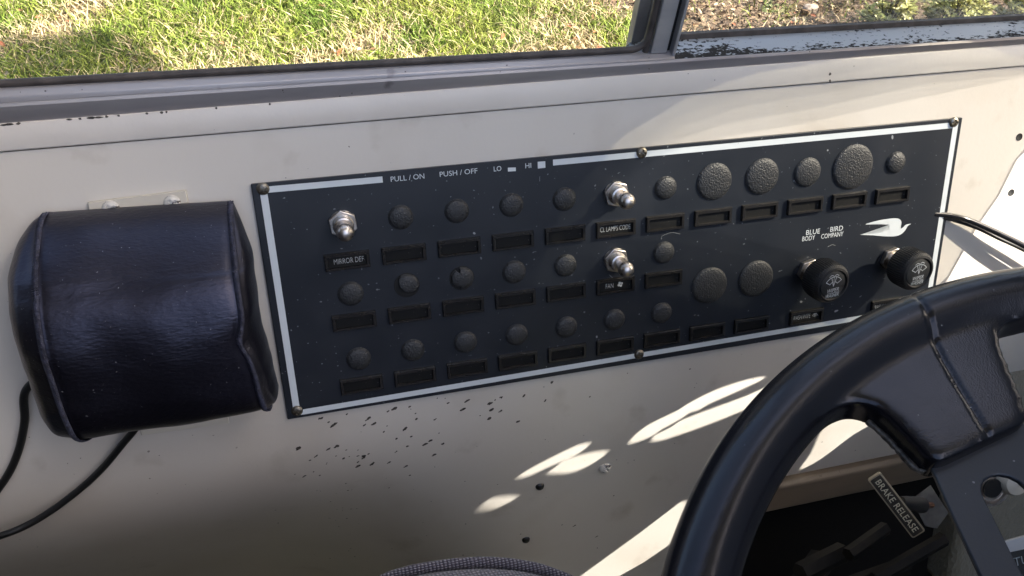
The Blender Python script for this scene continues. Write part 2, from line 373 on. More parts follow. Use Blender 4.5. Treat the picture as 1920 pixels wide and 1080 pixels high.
for (x,y,m,r) in ((1012,911,'screw_black',.0027),(986,1011,'screw_black',.0026),(1134,876,'screw_cream',.0039)):
    p=wall_hit(x,y); n=wn_at(p); s=screw_mesh(r,r*.62,m!='screw_black')
    o=obj('wall_screw',s,m,wall,loc=p,label={'screw_black':None,'screw_cream':'larger screw painted cream with a dark slot'}[m]); o.rotation_euler=(-math.atan2(-n.z,-n.y) if False else math.asin(max(-1,min(1,-n.z)))*-1,0,0)
for x,y,r in ((1911,257,.0017),(1896,361,.0016)):
    p=on(x,y); bm=NB(); lathe(bm,[(r*1.25,0),(r*1.25,.0002),(r,.0002),(r*.9,.0001),(0,.0001)],24); obj('screw_hole',bm,'black_hole',wall,loc=p)

# ------------------------------------------------------------------ switch panel
U0,U1,Z0,Z1=-.038,.3363,-.0673,.0528
sp=thing('switch_panel','navy black switch panel with white border, rows of round plugs, label slots and metal toggles','switch panel',(0,0,0))
TH=.0022
bm=NB(); prism(bm,[(U0,Z0),(U1,Z0+.0015),(U1,Z1-.0016),(U0,Z1)],pw,.0002,TH)
obj('face_plate',bm,'plate',sp,bevel=.0004)
def quadp(bm,pts,h): bm.faces.new([bm.verts.new(pw(a,b,h)) for a,b in pts])
mmq=lambda L:[(a/1000,b/1000) for a,b in L]
def lerp(a,b,t): return a+(b-a)*t
bm=NB(); HS=TH+.00012
so=.9915
quadp(bm,mmq([(-34.6,47.4),(-31.4,47.4),(-31.4,-63),(-34.6,-63)]),HS)
quadp(bm,mmq([(-31.4,47.9),(20.3,47.3),(20.3,50.2),(-31.4,50.8)]),HS)
quadp(bm,mmq([(102.6,47.2),(330.7,45.6),(333.9,48.7),(102.6,50.1)]),HS)
quadp(bm,mmq([(330.7,45.6),(330.9,-58.6),(334,-61.6),(333.9,48.7)]),HS)
quadp(bm,mmq([(-31.4,-63.3),(-31.4,-66.2),(334,-61.8),(330.9,-58.9)]) ,HS)
bmesh.ops.transform(bm,matrix=Matrix.Translation((0,0,.0004)),verts=bm.verts)
obj('border_line',bm,'print',sp,smooth=False,label='pale grey border line broken at the top for the lettering')
for s,a,b,z,c in (('PULL / ON',.0240,.0397,.0476,.00245),('PUSH / OFF',.0470,.0651,.0476,.00245),('LO',.0731,.0768,.0476,.0024),('HI',.0887,.0916,.0476,.0024),
                  ('BLUE',.2458,.2543,-.0051,.0028),('BIRD',.2607,.2686,-.0050,.0028),('BODY',.2438,.2515,-.0084,.0027),('COMPANY',.2554,.2692,-.0084,.0027)):
    obj('lettering',text_fit(s,a,b,z,c,HS,bold=0),'print',sp,smooth=False)
bm=NB(); quadp(bm,mmq([(80,46.9),(83.9,46.7),(83.9,48.5),(80,48.8)]),HS); obj('low_mark',bm,'print',sp,smooth=False)
bm=NB(); quadp(bm,mmq([(94.9,46.9),(98.7,46.9),(98.7,50.1),(94.9,50.2)]),HS); obj('high_mark',bm,'print',sp,smooth=False)
LOGO=[(282.7,-3.2),(290.1,-2.0),(298.2,-1.7),(302.8,-2.1),(305.3,-3.4),(306.2,-5.5),(305.9,-8.4),(307.7,-7.9),(309.2,-6.6),(312.6,-6.4),(310.6,-7.5),(309.2,-10.0),(306.6,-12.0),(302.6,-12.6),(296.0,-11.8),(288.9,-10.4),(280.0,-8.9),(288.8,-9.2),(295.7,-9.0),(297.9,-8.1),(298.6,-6.6),(297.5,-5.0),(292.7,-4.1),(288.1,-3.7)]
bm=NB(); P2=catmull([Vector((a/1000,b/1000,0)) for a,b in LOGO],4,True); f=bm.faces.new([bm.verts.new(pw(p.x,p.y,HS)) for p in P2]); bmesh.ops.triangulate(bm,faces=[f]); obj('bird_emblem',bm,'print',sp,smooth=False)
# scratches
for pts in ([(1240,449),(1241,443),(1252,438),(1262,436),(1275,439)],[(1552,463),(1560,459),(1566,460)],[(1012,331),(1012,340)],[(1142,515),(1150,522),(1160,528),(1180,545)]):
    bm=NB(); tube(bm,catmull([on(x,y,TH+.0001) for x,y in pts],4),.00007,4); obj('scratch',bm,'print_dim',sp,smooth=False)
# plugs
def plug_bm(r,h,cut=None):
    prof=[(r+.0002,0),(r+.0002,.0003),(r-.0001,.0006)]
    for i in range(9):
        a=i/8; prof.append(((r-.0002)*math.cos(a*math.pi/2),.0006+h*math.sin(a*math.pi/2)))
    prof[-1]=(0,.0006+h)
    return lathe(NB(),prof,44)
PL=[(27,30.2,5.8),(54,30.2,5.8),(81,30.2,5.8),(108,30.2,5.8),(162,30.3,5.8),(189,30.7,9.6),(216.3,30.6,9.5),(243,30.2,7.7),(270.4,30.4,12.1),(297,30.2,5.8),
    (-.2,-4.9,6.0),(81,-4.6,5.9),(108,-4.6,5.8),(162,-4.5,5.8),(189.2,-26.8,10.2),(217,-26.6,10.3),
    (0,-39.7,5.9),(27,-39.4,5.8),(54,-39.2,5.8),(81,-39.2,5.8),(108,-39.0,5.8),(134.7,-38.8,5.8),(161.7,-38.9,5.8)]
pm={}
for u,z,r in PL:
    loc=(u/1000,-TH,z/1000); k=round(r,1)
    if k not in pm: pm[k]=obj('hole_plug',plug_bm(r/1000,.0016 if r<7 else .0013),'plug',sp,loc=loc)
    else: child_copy(pm[k],sp,loc,random.random()*6)
# the two broken plugs
def broken(u,z,keep,label):
    loc=(u/1000,-TH,z/1000)
    bm=plug_bm(.0058,.0016); bmesh.ops.subdivide_edges(bm,edges=bm.edges,cuts=2,use_grid_fill=True)
    bmesh.ops.delete(bm,geom=[f for f in bm.faces if not keep(f.calc_center_median().x,f.calc_center_median().z)],context='FACES')
    o=obj('hole_plug',bm,'plug',sp,loc=loc,label=label); md=o.modifiers.new('s','SOLIDIFY'); md.thickness=.0006
    bm=NB(); lathe(bm,[(.0063,.0),(.0063,.0003),(.0058,.0003),(.0057,.0001),(0,.0001)],36); obj('open_hole',bm,'black_hole',sp,loc=loc)
broken(27,-4.3,lambda x,z: ((x-.0014)**2+(z-.0022)**2)<.0053**2,'broken plug tilted so its lower left leaves the hole open')
broken(54.3,-4.3,lambda x,z: not((x<-.0008 and z>.0028+.9*(x+.0008)*-1 and x>-.0052 and z<.0075) or (x<-.0006 and z<-.0036) or x<-.0051),'broken plug with a wedge missing at its upper left')
# label holders
W2,H2=.01055,.0042; w2,h2=.0088,.0026
def holder_bm():
    bm=NB(); o=[(-W2,-H2),(W2,-H2),(W2,H2),(-W2,H2)]; i=[(-w2,-h2-.0002),(w2,-h2-.0002),(w2,h2-.0002),(-w2,h2-.0002)]
    lv=[(o,0),(o,.0014),([(a*.97,b*.93) for a,b in o],.0019),([(a*1.03,b*1.06) for a,b in i],.0019),(i,.0015),(i,.0002)]
    R_=[[bm.verts.new(pw(a,b,h)) for a,b in p] for p,h in lv]
    for a,b in zip(R_,R_[1:]):
        for k in range(4): bm.faces.new((a[k],a[(k+1)%4],b[(k+1)%4],b[k]))
    bmesh.ops.recalc_face_normals(bm,faces=bm.faces); return bm
hp=obj('label_holder',holder_bm(),'holder',sp,loc=(0,-TH,.0121),angle=25)
bm=NB(); quadp(bm,[(-w2,-h2-.0002),(w2,-h2-.0002),(w2,h2-.0002),(-w2,h2-.0002)],.0003); ins=obj('insert',bm,'insert',hp,loc=(0,-TH,.0121),smooth=False)
ins.location=(0,0,0)
HL=[(27*i,12.1) for i in range(1,12)]+[(27*i,-19.0) for i in range(7)]+[(27*i,-53.7) for i in range(9)]+[(250.6,-54.0),(303.4,-55.0)]
hold={(0,12.1):hp}
for u,z in HL: hold[(u,z)]=child_copy(hp,sp,(u/1000,-TH,z/1000))
def legend(key,s,x0,x1,z0,cap,extra=None,label=None,m='print_dim'):
    h=hold[key]; bm=text_fit(s,x0,x1,z0,cap,.0004,bold=-.01)
    if extra: extra(bm)
    o=obj('legend',bm,m,h,smooth=False,loc=BASE[h.name]); o.location=(0,0,0)
    if label: h['label']=label
legend((0,12.1),'MIRROR DEF',-.0062,.0078,-.0013,.0026,label='label slot reading MIRROR DEF')
legend((135,12.1),'CL LAMPS CODE',-.0083,.0080,-.0013,.0026,label='label slot reading CL LAMPS CODE')
def fan(bm):
    for k in range(4):
        a=k*math.pi/2+.4; c=(.0028+.0009*math.cos(a),.0001+.0009*math.sin(a)); n=12
        bm.faces.new([bm.verts.new(pw(c[0]+.00068*math.cos(t*2*math.pi/n),c[1]+.00068*math.sin(t*2*math.pi/n),.0004)) for t in range(n)])
legend((135,-19.0),'FAN',-.0052,-.0010,-.0013,.0026,fan,label='label slot reading FAN with a small fan symbol')
def stroke(bm,pts,w,h,fr=None):
    P=[Vector((a,b,0)) for a,b in pts]
    for a,b in zip(P,P[1:]):
        t=(b-a).normalized(); n=Vector((-t.y,t.x,0))*w/2; q=[a-n-t*w*.3,b-n+t*w*.3,b+n+t*w*.3,a+n-t*w*.3]
        bm.faces.new([bm.verts.new((fr(v.x,v.y,h) if fr else pw(v.x,v.y,h))) for v in q])
def wiper(bm,cx,cz,s,w,h):
    arc=lambda r,a0,a1,n=10:[(cx+r*s*math.sin(rad(lerp(a0,a1,i/n))),cz+r*s*math.cos(rad(lerp(a0,a1,i/n)))) for i in range(n+1)]
    stroke(bm,arc(1,-58,58),w,h); stroke(bm,arc(.48,-58,-12,4),w,h); stroke(bm,arc(.48,12,58,4),w,h)
    for sg in (-1,1):
        stroke(bm,[arc(.48,sg*58,0,1)[0],arc(1,sg*58,0,1)[0]],w,h)
        stroke(bm,[(cx,cz),(cx+sg*.28*s,cz+.95*s)],w*.9,h)
        stroke(bm,[(cx,cz),(cx,cz+1.1*s)],w*.7,h)
        stroke(bm,[(cx+sg*.08*s,cz+1.12*s),(cx+sg*.3*s,cz+1.2*s),(cx+sg*.52*s,cz+1.05*s)],w*.9,h)
for key in ((250.6,-54.0),(303.4,-55.0)):
    legend(key,'WASH/WIPE',-.0086,.0028,-.0013,.0027,lambda bm:wiper(bm,.0058,-.0012,.0019,.0003,.0004),label='label slot reading WASH/WIPE with a small wiper symbol')
# toggles
def toggle(u,z,tx,tz):
    base=(u/1000,-TH,z/1000)
    bm=NB(); lathe(bm,[(.0062,.0),(.0062,.0004),(.0058,.0005),(.0,.0005)],40)
    nut=[(.0069*math.cos(rad(60*k+30)),.0069*math.sin(rad(60*k+30))) for k in range(6)]
    a=.25 if u else .1; nut=[(x*math.cos(a)-y*math.sin(a),x*math.sin(a)+y*math.cos(a)) for x,y in nut]
    b2=NB(); prism(b2,nut,pw,.0005,.0026); join(bm,b2)
    t=obj('toggle_switch',bm,'chrome',sp,loc=base,bevel=.0004,angle=30)
    bm=NB(); pr=[(.0048,.0026)]
    for k in range(5): h=.0028+k*.0007; pr+=[(.0048,h),(.0045,h+.00035)]
    pr+=[(.0044,.0066),(.0036,.0070),(.0034,.0064),(0,.0062)]
    lathe(bm,pr,36); c=obj('collar',bm,'chrome',t,loc=base,angle=25); c.location=(0,0,0)
    bm=NB(); L=.0142; pr=[(.0021,.0055),(.0022,.0075),(.0026,.0095)]; R_=.0041
    for i in range(15):
        a=rad(-52+142*i/14); pr.append((R_*math.cos(a) if i<14 else 0,L+R_*math.sin(a)))
    lathe(bm,pr,36); bmesh.ops.transform(bm,matrix=Matrix.Rotation(rad(tx),4,'Z')@Matrix.Rotation(rad(tz),4,'X'),verts=bm.verts)
    l=obj('lever',bm,'chrome',t,loc=base,angle=60); l.location=(0,0,0)
    return t
toggle(0,30.4,0,1)['label']='toggle above the MIRROR DEF slot'; toggle(135,30.2,1,1)['label']='toggle above the CL LAMPS CODE slot, its shadow falling to the lower left'; toggle(135,-4.9,1,2)['label']='toggle above the FAN slot'
# wiper knobs
def knob(u,z,tx,tz,label):
    base=(u/1000,-TH,z/1000); Rk=Matrix.Rotation(rad(tx),4,'Z')@Matrix.Rotation(rad(tz),4,'X')
    bm=NB(); prism(bm,[(.0072*math.cos(rad(60*k+12)),.0072*math.sin(rad(60*k+12))) for k in range(6)],pw,.0,.0028)
    b2=NB(); lathe(b2,[(.0046,.0028),(.0046,.008),(.0033,.0082),(.0033,.011),(0,.011)],30); join(bm,b2)
    root=obj('wiper_control',bm,'chrome',sp,loc=base,bevel=.0003,angle=30,label=label)
    bm=NB(); pr=[(0,.0085),(.0095,.0085),(.0108,.0095),(.0112,.011),(.0112,.0175),(.0108,.0200),(.0098,.0215),(.0086,.0219),(.0082,.0213),(.0079,.0209)]
    seg=168; rings=[]
    for i,(r,h) in enumerate(pr):
        if r==0: rings.append([bm.verts.new(pw(0,0,h))]); continue
        rings.append([bm.verts.new(pw((r+(.00028 if (k%3==0 and 2<=i<=5) else 0))*math.cos(k*2*math.pi/seg),(r+(.00028 if (k%3==0 and 2<=i<=5) else 0))*math.sin(k*2*math.pi/seg),h)) for k in range(seg)])
    for a,b in zip(rings,rings[1:]):
        for k in range(seg):
            if len(a)==1: bm.faces.new((a[0],b[k],b[(k+1)%seg]))
            else: bm.faces.new((a[k],a[(k+1)%seg],b[(k+1)%seg],b[k]))
    bmesh.ops.recalc_face_normals(bm,faces=bm.faces); bmesh.ops.transform(bm,matrix=Rk,verts=bm.verts)
    k=obj('knob',bm,'knob',root,loc=base,angle=28); k.location=(0,0,0)
    bm=NB(); lathe(bm,[(.0078,.0205),(.0077,.0212),(.0074,.0214),(0,.0214)],40); bmesh.ops.transform(bm,matrix=Rk,verts=bm.verts)
    c=obj('knob_face',bm,'knob_face',root,loc=base); c.location=(0,0,0)
    hh=.02155
    bm=text_fit('WIPER',-.0034,.0038,-.0041,.0021,hh,shear=.3); join(bm,text_fit('WASHER',-.0042,.0040,-.0071,.0020,hh,shear=.3)); stroke(bm,[(-.0034,-.0047),(.0040,-.0047)],.0002,hh)
    wiper(bm,.0001,-.0008,.0056,.00036,hh)
    bmesh.ops.transform(bm,matrix=Rk@Matrix.Rotation(rad(-3),4,'Y'),verts=bm.verts)
    g_=obj('wiper_symbol',bm,'print',root,loc=base,smooth=False); g_.location=(0,0,0)
knob(249.3,-26.0,4,3,'left wiper knob with white WIPER WASHER symbol'); knob(302.3,-26.0,4,3,'right wiper knob with white WIPER WASHER symbol')
ps=None
for x,y in ((493,354),(1203,286),(1788,229),(557,770),(1198,664)):
    p=on(x,y,TH); 
    if ps is None: ps=obj('panel_screw',screw_mesh(.0029,.0016),'screw',sp,loc=p)
    else: child_copy(ps,sp,p,random.random()*3)

# ------------------------------------------------------------------ window (world frame; a = outwards, b = up from the sill edge)
O=M3@Vector((0,0,.0875))
def ww(x,a,b): return Vector((x,O.y+a,O.z+b))
wf=thing('bus_window','sliding side window with dull aluminium frame and rubber gaskets above the cream sill','window',tuple(O),'W')
def extr(bm,prof,x0,x1,slope=0,n=1):
    ra=[bm.verts.new(ww(x0,a,b+slope*x0)) for a,b in prof]; rb=[bm.verts.new(ww(x1,a,b+slope*x1)) for a,b in prof]
    k=len(prof)
    for i in range(k): bm.faces.new((ra[i],rb[i],rb[(i+1)%k],ra[(i+1)%k]))
    bm.faces.new(ra); bm.faces.new(rb[::-1]); bmesh.ops.recalc_face_normals(bm,faces=bm.faces); return bm
mmp=lambda L:[(a/1000,b/1000) for a,b in L]
# front lip of the channel
bm=NB(); extr(bm,mmp([(-.6,-.6),(0,6.4),(1.0,7.2),(1.8,7.0),(1.6,2),(1.6,-3),(.2,-3)]),X0,X1,-.0085); obj('front_lip',bm,'alu',wf,frame='W',angle=30)
# track floor, dirty on the right
dirt=mat('dirty aluminium track',(.36,.38,.40),.5,.6,col2=(.30,.32,.34),cscale=20,stretch=(.2,1,1))
def add_dirt(m):
    t=m.node_tree;N=t.nodes;L=t.links;b=N['Principled BSDF'];tc=N.new('ShaderNodeTexCoord');sx=N.new('ShaderNodeSeparateXYZ');L.new(tc.outputs['Object'],sx.inputs[0])
    mp=N.new('ShaderNodeMapping');mp.inputs['Scale'].default_value=(.55,1,1);L.new(tc.outputs['Object'],mp.inputs[0])
    n=N.new('ShaderNodeTexNoise');n.inputs['Scale'].default_value=520;n.inputs['Detail'].default_value=4;n.inputs['Roughness'].default_value=.65;L.new(mp.outputs[0],n.inputs[0])
    n2=N.new('ShaderNodeTexNoise');n2.inputs['Scale'].default_value=60;n2.inputs['Detail'].default_value=4;L.new(mp.outputs[0],n2.inputs[0])
    # grime lies in the low front of the track and thickest at the sash end
    ya=N.new('ShaderNodeMapRange');ya.inputs['From Min'].default_value=.005;ya.inputs['From Max'].default_value=.0175;ya.inputs['To Min'].default_value=.27;ya.inputs['To Max'].default_value=-.02;L.new(sx.outputs[1],ya.inputs[0])
    xa=N.new('ShaderNodeMapRange');xa.inputs['From Min'].default_value=.16;xa.inputs['From Max'].default_value=.23;xa.inputs['To Min'].default_value=.16;xa.inputs['To Max'].default_value=0;L.new(sx.outputs[0],xa.inputs[0])
    def add(a,c,op='ADD'):
        m_=N.new('ShaderNodeMath');m_.operation=op;L.new(a,m_.inputs[0])
        if isinstance(c,float): m_.inputs[1].default_value=c
        else: L.new(c,m_.inputs[1])
        return m_.outputs[0]
    s=add(n.outputs[0],ya.outputs[0]); s=add(s,xa.outputs[0]); h=add(n2.outputs[0],.35,'MULTIPLY'); s=add(s,h)
    r=N.new('ShaderNodeMapRange');r.inputs['From Min'].default_value=.77;r.inputs['From Max'].default_value=.83;L.new(s,r.inputs[0])
    mx=N.new('ShaderNodeMixRGB');old=b.inputs['Base Color'].links[0].from_socket;L.new(old,mx.inputs[1]);mx.inputs[2].default_value=(.01,.009,.008,1);L.new(r.outputs[0],mx.inputs[0]);L.new(mx.outputs[0],b.inputs['Base Color'])
    m2=N.new('ShaderNodeMath');m2.operation='MULTIPLY_ADD';L.new(r.outputs[0],m2.inputs[0]);m2.inputs[1].default_value=-.6;m2.inputs[2].default_value=.6;L.new(m2.outputs[0],b.inputs['Metallic'])
    m3=N.new('ShaderNodeMapRange');m3.inputs['To Min'].default_value=.42;m3.inputs['To Max'].default_value=.9;L.new(r.outputs[0],m3.inputs[0]);L.new(m3.outputs[0],b.inputs['Roughness'])
add_dirt(dirt)
bm=NB(); extr(bm,mmp([(1.7,2.5),(4,3.6),(14,3.2),(24.5,4.2),(24.5,-3),(1.7,-3)]),.150,X1,-.0115); obj('track',bm,dirt,wf,frame='W',angle=30,label='aluminium track caked with black grime along its inner edge')
bm=NB(); extr(bm,mmp([(1.7,-3.2),(1.7,-2.2),(24.5,-2.4),(38,-12),(38,-16),(2,-16)]),X0,X1,-.005); obj('outer_sill',bm,'alu',wf,frame='W',angle=30)
bm=NB(); extr(bm,mmp([(24.6,-3),(24.6,4.4),(25.6,6.8),(28,6.8),(28,-3)]),.165,X1,-.0125); obj('fixed_gasket',bm,'gasket',wf,frame='W',angle=60)
bm=NB(); extr(bm,mmp([(26.4,4),(26.4,420),(27.2,420),(27.2,4)]),.165,X1,-.0125); obj('fixed_pane',bm,'glass2',wf,frame='W',smooth=False)
# sliding sash (left)
SL=-.0175
sash=thing('sliding_sash','left sliding window sash with scuffed aluminium rail and brown gasket','window sash',tuple(O),'W')
bm=NB(); extr(bm,mmp([(2.2,2),(2.2,5.6),(3.4,8.1),(6.0,9.0),(7.0,9.2),(12,9.2),(12,2)]),-.5,.1665,SL); obj('bottom_rail',bm,'alu',sash,frame='W',angle=30,bevel=.0004)
# stile profile: x across, extruded up
def stile(bm,x0,x1,a0,a1,b0,b1,dx=0):
    q=[ww(x0,a0,b0),ww(x1,a0,b0),ww(x1,a1,b0),ww(x0,a1,b0)]; r=[v+Vector((dx,0,b1-b0)) for v in q]
    va=[bm.verts.new(v) for v in q]; vb=[bm.verts.new(v) for v in r]
    for i in range(4): bm.faces.new((va[i],va[(i+1)%4],vb[(i+1)%4],vb[i]))
    bm.faces.new(va[::-1]); bm.faces.new(vb); bmesh.ops.recalc_face_normals(bm,faces=bm.faces)
bm=NB(); stile(bm,.1546,.1628,.0062,.013,.0066,.42,.010); obj('end_stile',bm,'alu_bright',sash,frame='W',bevel=.0005)
bm=NB(); stile(bm,.1629,.1652,.0085,.012,.0066,.42,.010); obj('stile_groove',bm,'black_hole',sash,frame='W')
bm=NB(); stile(bm,.1652,.1668,.0045,.013,.0040,.42,.010); obj('stile_flange',bm,'alu_bright',sash,frame='W',bevel=.0003)
# gasket with round corner, a swept L
gp=[ww(-.5,.0085,.0108-SL*-.5*-1)]
gp=[ww(-.127,.009,.06)]+[ww(-.127+.006*(1-math.cos(t)),.009,.0172+ .004 -.006*math.sin(t)+0*t) for t in (.1,.5,.9,1.3)]
def gz(x): return .0105+SL*x
pts=[ww(-.1335,.009,.30),ww(-.1335,.009,gz(-.1335)+.009),ww(-.1325,.009,gz(-.13)+.004),ww(-.129,.009,gz(-.129)+.0005),ww(-.120,.009,gz(-.12))]
pts+=[ww(x,.009,gz(x)) for x in (-.06,0,.06,.11,.139)]+[ww(.147,.009,gz(.147)+.0004),ww(.1512,.009,gz(.15)+.003),ww(.1529,.009,gz(.15)+.008),ww(.1535,.009,.03),ww(.163,.009,.30)]
bm=NB(); tube(bm,catmull(pts,6),.0017,10)
obj('gasket',bm,'gasket',sash,frame='W',label='dark brown rubber gasket round the sliding pane')
bm=NB(); stile(bm,-.1446,-.1337,.0062,.0125,.006,.42); obj('front_stile',bm,'alu',sash,frame='W',bevel=.0004)
bm=NB(); extr(bm,mmp([(9.0,9.5),(9.0,420),(9.8,420),(9.8,9.5)]),-.1337,.155,SL); obj('pane',bm,'glass',sash,frame='W',smooth=False)
# outer mullion seen through the glass
bm=NB(); stile(bm,.1545,.1608,.030,.036,-.009,.42,.006); stile(bm,.1608,.1615,.026,.036,-.009,.42,.006); obj('mullion',bm,'alu',wf,frame='W',bevel=.0004)
# silver latch foot at the far left of the rail
bm=NB(); prism(bm,[(-.1445,-.002),(-.1385,-.002),(-.1415,.006),(-.1445,.0065)],lambda a,b,h: ww(a,-.001-h,b),0,.002); obj('latch_foot',bm,'alu_bright',wf,frame='W',bevel=.0003)

# ------------------------------------------------------------------ padded cover
pad=thing('vinyl_pad','black padded vinyl cover with stitched seams screwed to the wall left of the switch panel','padded cover',(-.085,0,-.005))
PF=[(47,-.5),(48.5,5),(46.5,14),(41,24),(33,34),(24,42),(15,46.5),(5,48.5),(-6,48.5),(-17,47.5),(-28,46),(-37,42.5),(-43,36),(-47,26),(-49,14),(-48.5,5),(-47,-.5)]
PFv=catmull([Vector((a,b,0)) for a,b in PF],5)
nt=len(PFv)
def padpt(s,t):
    v=PFv[t]; q=t/(nt-1); z,n=v.x/1000,v.y/1000
    # front panel edges
    uL=-.1205-.002*math.sin(min(1,q*1.15)*math.pi)**.8; uR=-.0475+.0012*q-.0 
    dent=math.exp(-((q-.48)/.04)**2)
    uR+=-.0026*dent+.003*min(1,max(0,q-.5)/.3)
    if abs(s)<=.8:
        f=(s/.8+1)/2; u=lerp(uL,uR,f)
        puff=1-abs(2*f-1)**6; nn=n+(.0014*puff-.0006)*min(1,n/.02)
        nn+=.0012*math.sin(f*7+q*5)*min(1,n/.03)*.6
        zz=z-(.0015*(2*f-1) if q<.3 else 0)
        zz+=.003*f*min(1,max(0,q-.7)/.15)
        if f<.05: zz+=0
        return Vector((u,-max(nn,-.001),zz))
    sg=1 if s>0 else -1; w=(abs(s)-.8)/.2; a=w*math.pi/2
    p0=padpt(sg*.8,t); dep=-p0.y
    bul=(.0062 if sg>0 else .0150)*min(1,max(0,dep)/.038)
    nn=dep*(math.cos(a)**.75 if w<1 else 0); u=p0.x+sg*(bul*math.sin(min(1,w*1.25)*math.pi/2)-.0045*max(0,w-.8)/.2)
    if sg>0: u+=-.0008*math.exp(-((q-.5)/.07)**2)*math.sin(w*math.pi)
    if sg>0: u+=.0026*math.exp(-((q-.48)/.04)**2)*min(1,w*1.4)
    zz=lerp(p0.z,p0.z*.97,w)
    return Vector((u,-nn,zz))
S=[-1+.2*i/10 for i in range(10)]+[-.8+1.6*i/48 for i in range(49)]+[.8+.2*(i+1)/10 for i in range(10)]
def seamd(s): # ridge/groove next to the seams
    d=abs(abs(s)-.8)*.055
    return -.0009*math.exp(-((abs(s)-.835)/.016)**2)-.0004*math.exp(-((abs(s)-.765)/.014)**2)+.0006*math.exp(-((abs(s)-.80)/.01)**2)
bm=NB(); G=[]
from mathutils import noise as mn
for s in S:
    row=[]
    for t in range(nt):
        p=padpt(s,t); a=padpt(min(1,s+.01),t)-padpt(max(-1,s-.01),t); b=padpt(s,min(nt-1,t+1))-padpt(s,max(0,t-1)); n=a.cross(b)
        n=n.normalized() if n.length>1e-12 else Vector((0,-1,0))
        if n.dot(p-Vector((-.085,.0,-.005)))<0:n=-n
        e=min(1,-p.y/.01)
        q=t/(nt-1)
        wr=mn.noise(Vector((p.x*45,p.z*45,p.y*40)))*.0010+mn.noise(Vector((p.x*110,p.z*150,1)))*.0004*(1 if abs(s)>.7 else .35)
        dent=-.0012*math.exp(-((q-.48)/.04)**2-((s-.84)/.045)**2)
        row.append(bm.verts.new(p+n*((seamd(s)+wr)*e+dent)))
    G.append(row)
for i in range(len(S)-1):
    for t in range(nt-1): bm.faces.new((G[i][t],G[i][t+1],G[i+1][t+1],G[i+1][t]))
bmesh.ops.recalc_face_normals(bm,faces=bm.faces)
seamL=[v.co.copy() for v in G[10]]; seamR=[v.co.copy() for v in G[58]]
o=obj('cover',bm,'vinyl',pad,angle=180); md=o.modifiers.new('ss','SUBSURF'); md.levels=md.render_levels=1
for sm in (seamL,seamR):
    P=[p+Vector((0,-.0003,0)) for p in sm if -p.y>.004]
    bm=NB(); tube(bm,catmull(P,3),.0003,8)
    for i in range(2,len(P)*4-6):      # stitches across the seam
        j=i/4; k=int(j); f=j-k
        if k+1>=len(P): break
        c=P[k].lerp(P[k+1],f); t=(P[k+1]-P[k]).normalized(); sd_=Vector((1,-.35,0)); sd_=(sd_-t*sd_.dot(t)).normalized()
        tube(bm,[c-sd_*.0013+t*.0002,c+Vector((0,-.0006,0)),c+sd_*.0013-t*.0002],.00022,5)
    obj('seam',bm,'thread',pad,angle=180)
bm=NB(); prism(bm,[(-.1055,.045),(-.0652,.0445),(-.0652,.0530),(-.1055,.0518)],pw,.0002,.0026); obj('bracket',bm,'bracket',pad,bevel=.0004)
bm=NB(); prism(bm,[(-.1060,-.0640),(-.0655,-.0650),(-.0655,-.045),(-.1055,-.045)],pw,.0002,.0010); obj('bracket',bm,'bracket',pad,bevel=.0003)
for x,y in ((208,391),(323,381)):
    p=on(x,y,.0026); obj('bracket_screw',screw_mesh(.0036,.002),'screw_cream' if y<500 else 'screw_cream',pad,loc=p)

# ------------------------------------------------------------------ cables
def cable(name,pts,r,m,label):
    P=catmull(pts,10); bm=NB(); tube(bm,P,r,14); o=obj(name,bm,m,None,base=tuple(P[-1])); tag(o,label,'cable'); return o
cable('cable',[(-.128,-.006,.0),(-.137,-.006,-.02),on(47,735,.006),on(46,790,.005),on(33,850,.004),on(5,905,.003),on(-60,985,.003),on(-160,1080,.003)],.0018,'cable','black cable hanging from the left side of the padded cover')
cable('cable',[(-.095,-.008,-.035),on(262,790,.010),on(228,835,.007),on(190,880,.004),on(150,917,.003),on(100,955,.0035),on(50,985,.005),on(0,1005,.007),on(-90,1030,.006),on(-260,1060,.005)],.0017,'cable','black cable curving down to the left from beneath the padded cover')
cable('cable',[on(1750,401,.0008),on(1780,404,.0022),on(1815,413,.005),on(1860,432,.007),on(1920,461,.009),on(2000,505,.010),on(2150,600,.010)],.0017,'cable_gloss','glossy black cable coming out behind the right edge of the switch panel')
cable('cable',[on(1752,408,.0008),on(1784,412,.002),on(1830,427,.003),on(1870,446,.004),on(1925,472,.005),on(2010,520,.006)],.0010,'cable','thin dull wire running just under the glossy cable')

# ------------------------------------------------------------------ steering wheel
WK=.8; WC=CC+(Vector((0.30561442,-0.25259227,-0.14138349))-CC)*WK; WN=Vector((-0.18665961,-0.4625992,0.86669497)).normalized()
E1=Vector((-0.92735268,0.37418847,0)).normalized(); E2=WN.cross(E1); 
if E2.dot(Vector((-0.324,-0.804,-0.499)))<0: E2=-E2
def wp(a,b,h=0): return WC+(E1*a+E2*b+WN*h)*WK
def wd(a,b,h=0): return (E1*a+E2*b+WN*h)*WK
whl=thing('steering_wheel','black moulded steering wheel with a flat dark spoke, at the lower right','steering wheel',tuple(WC))
RW,RT=.2224,.0167
bm=NB(); nseg=260; cs=20; rings=[]
for i in range(nseg):
    a=i*2*math.pi/nseg; c=wp(RW*math.cos(a),RW*math.sin(a)); d=wd(math.cos(a),math.sin(a))
    rings.append([bm.verts.new(c+d*RT*math.cos(k*2*math.pi/cs)+WN*WK*RT*.98*math.sin(k*2*math.pi/cs)) for k in range(cs)])
for i in range(nseg):
    for k in range(cs): bm.faces.new((rings[i][k],rings[(i+1)%nseg][k],rings[(i+1)%nseg][(k+1)%cs],rings[i][(k+1)%cs]))
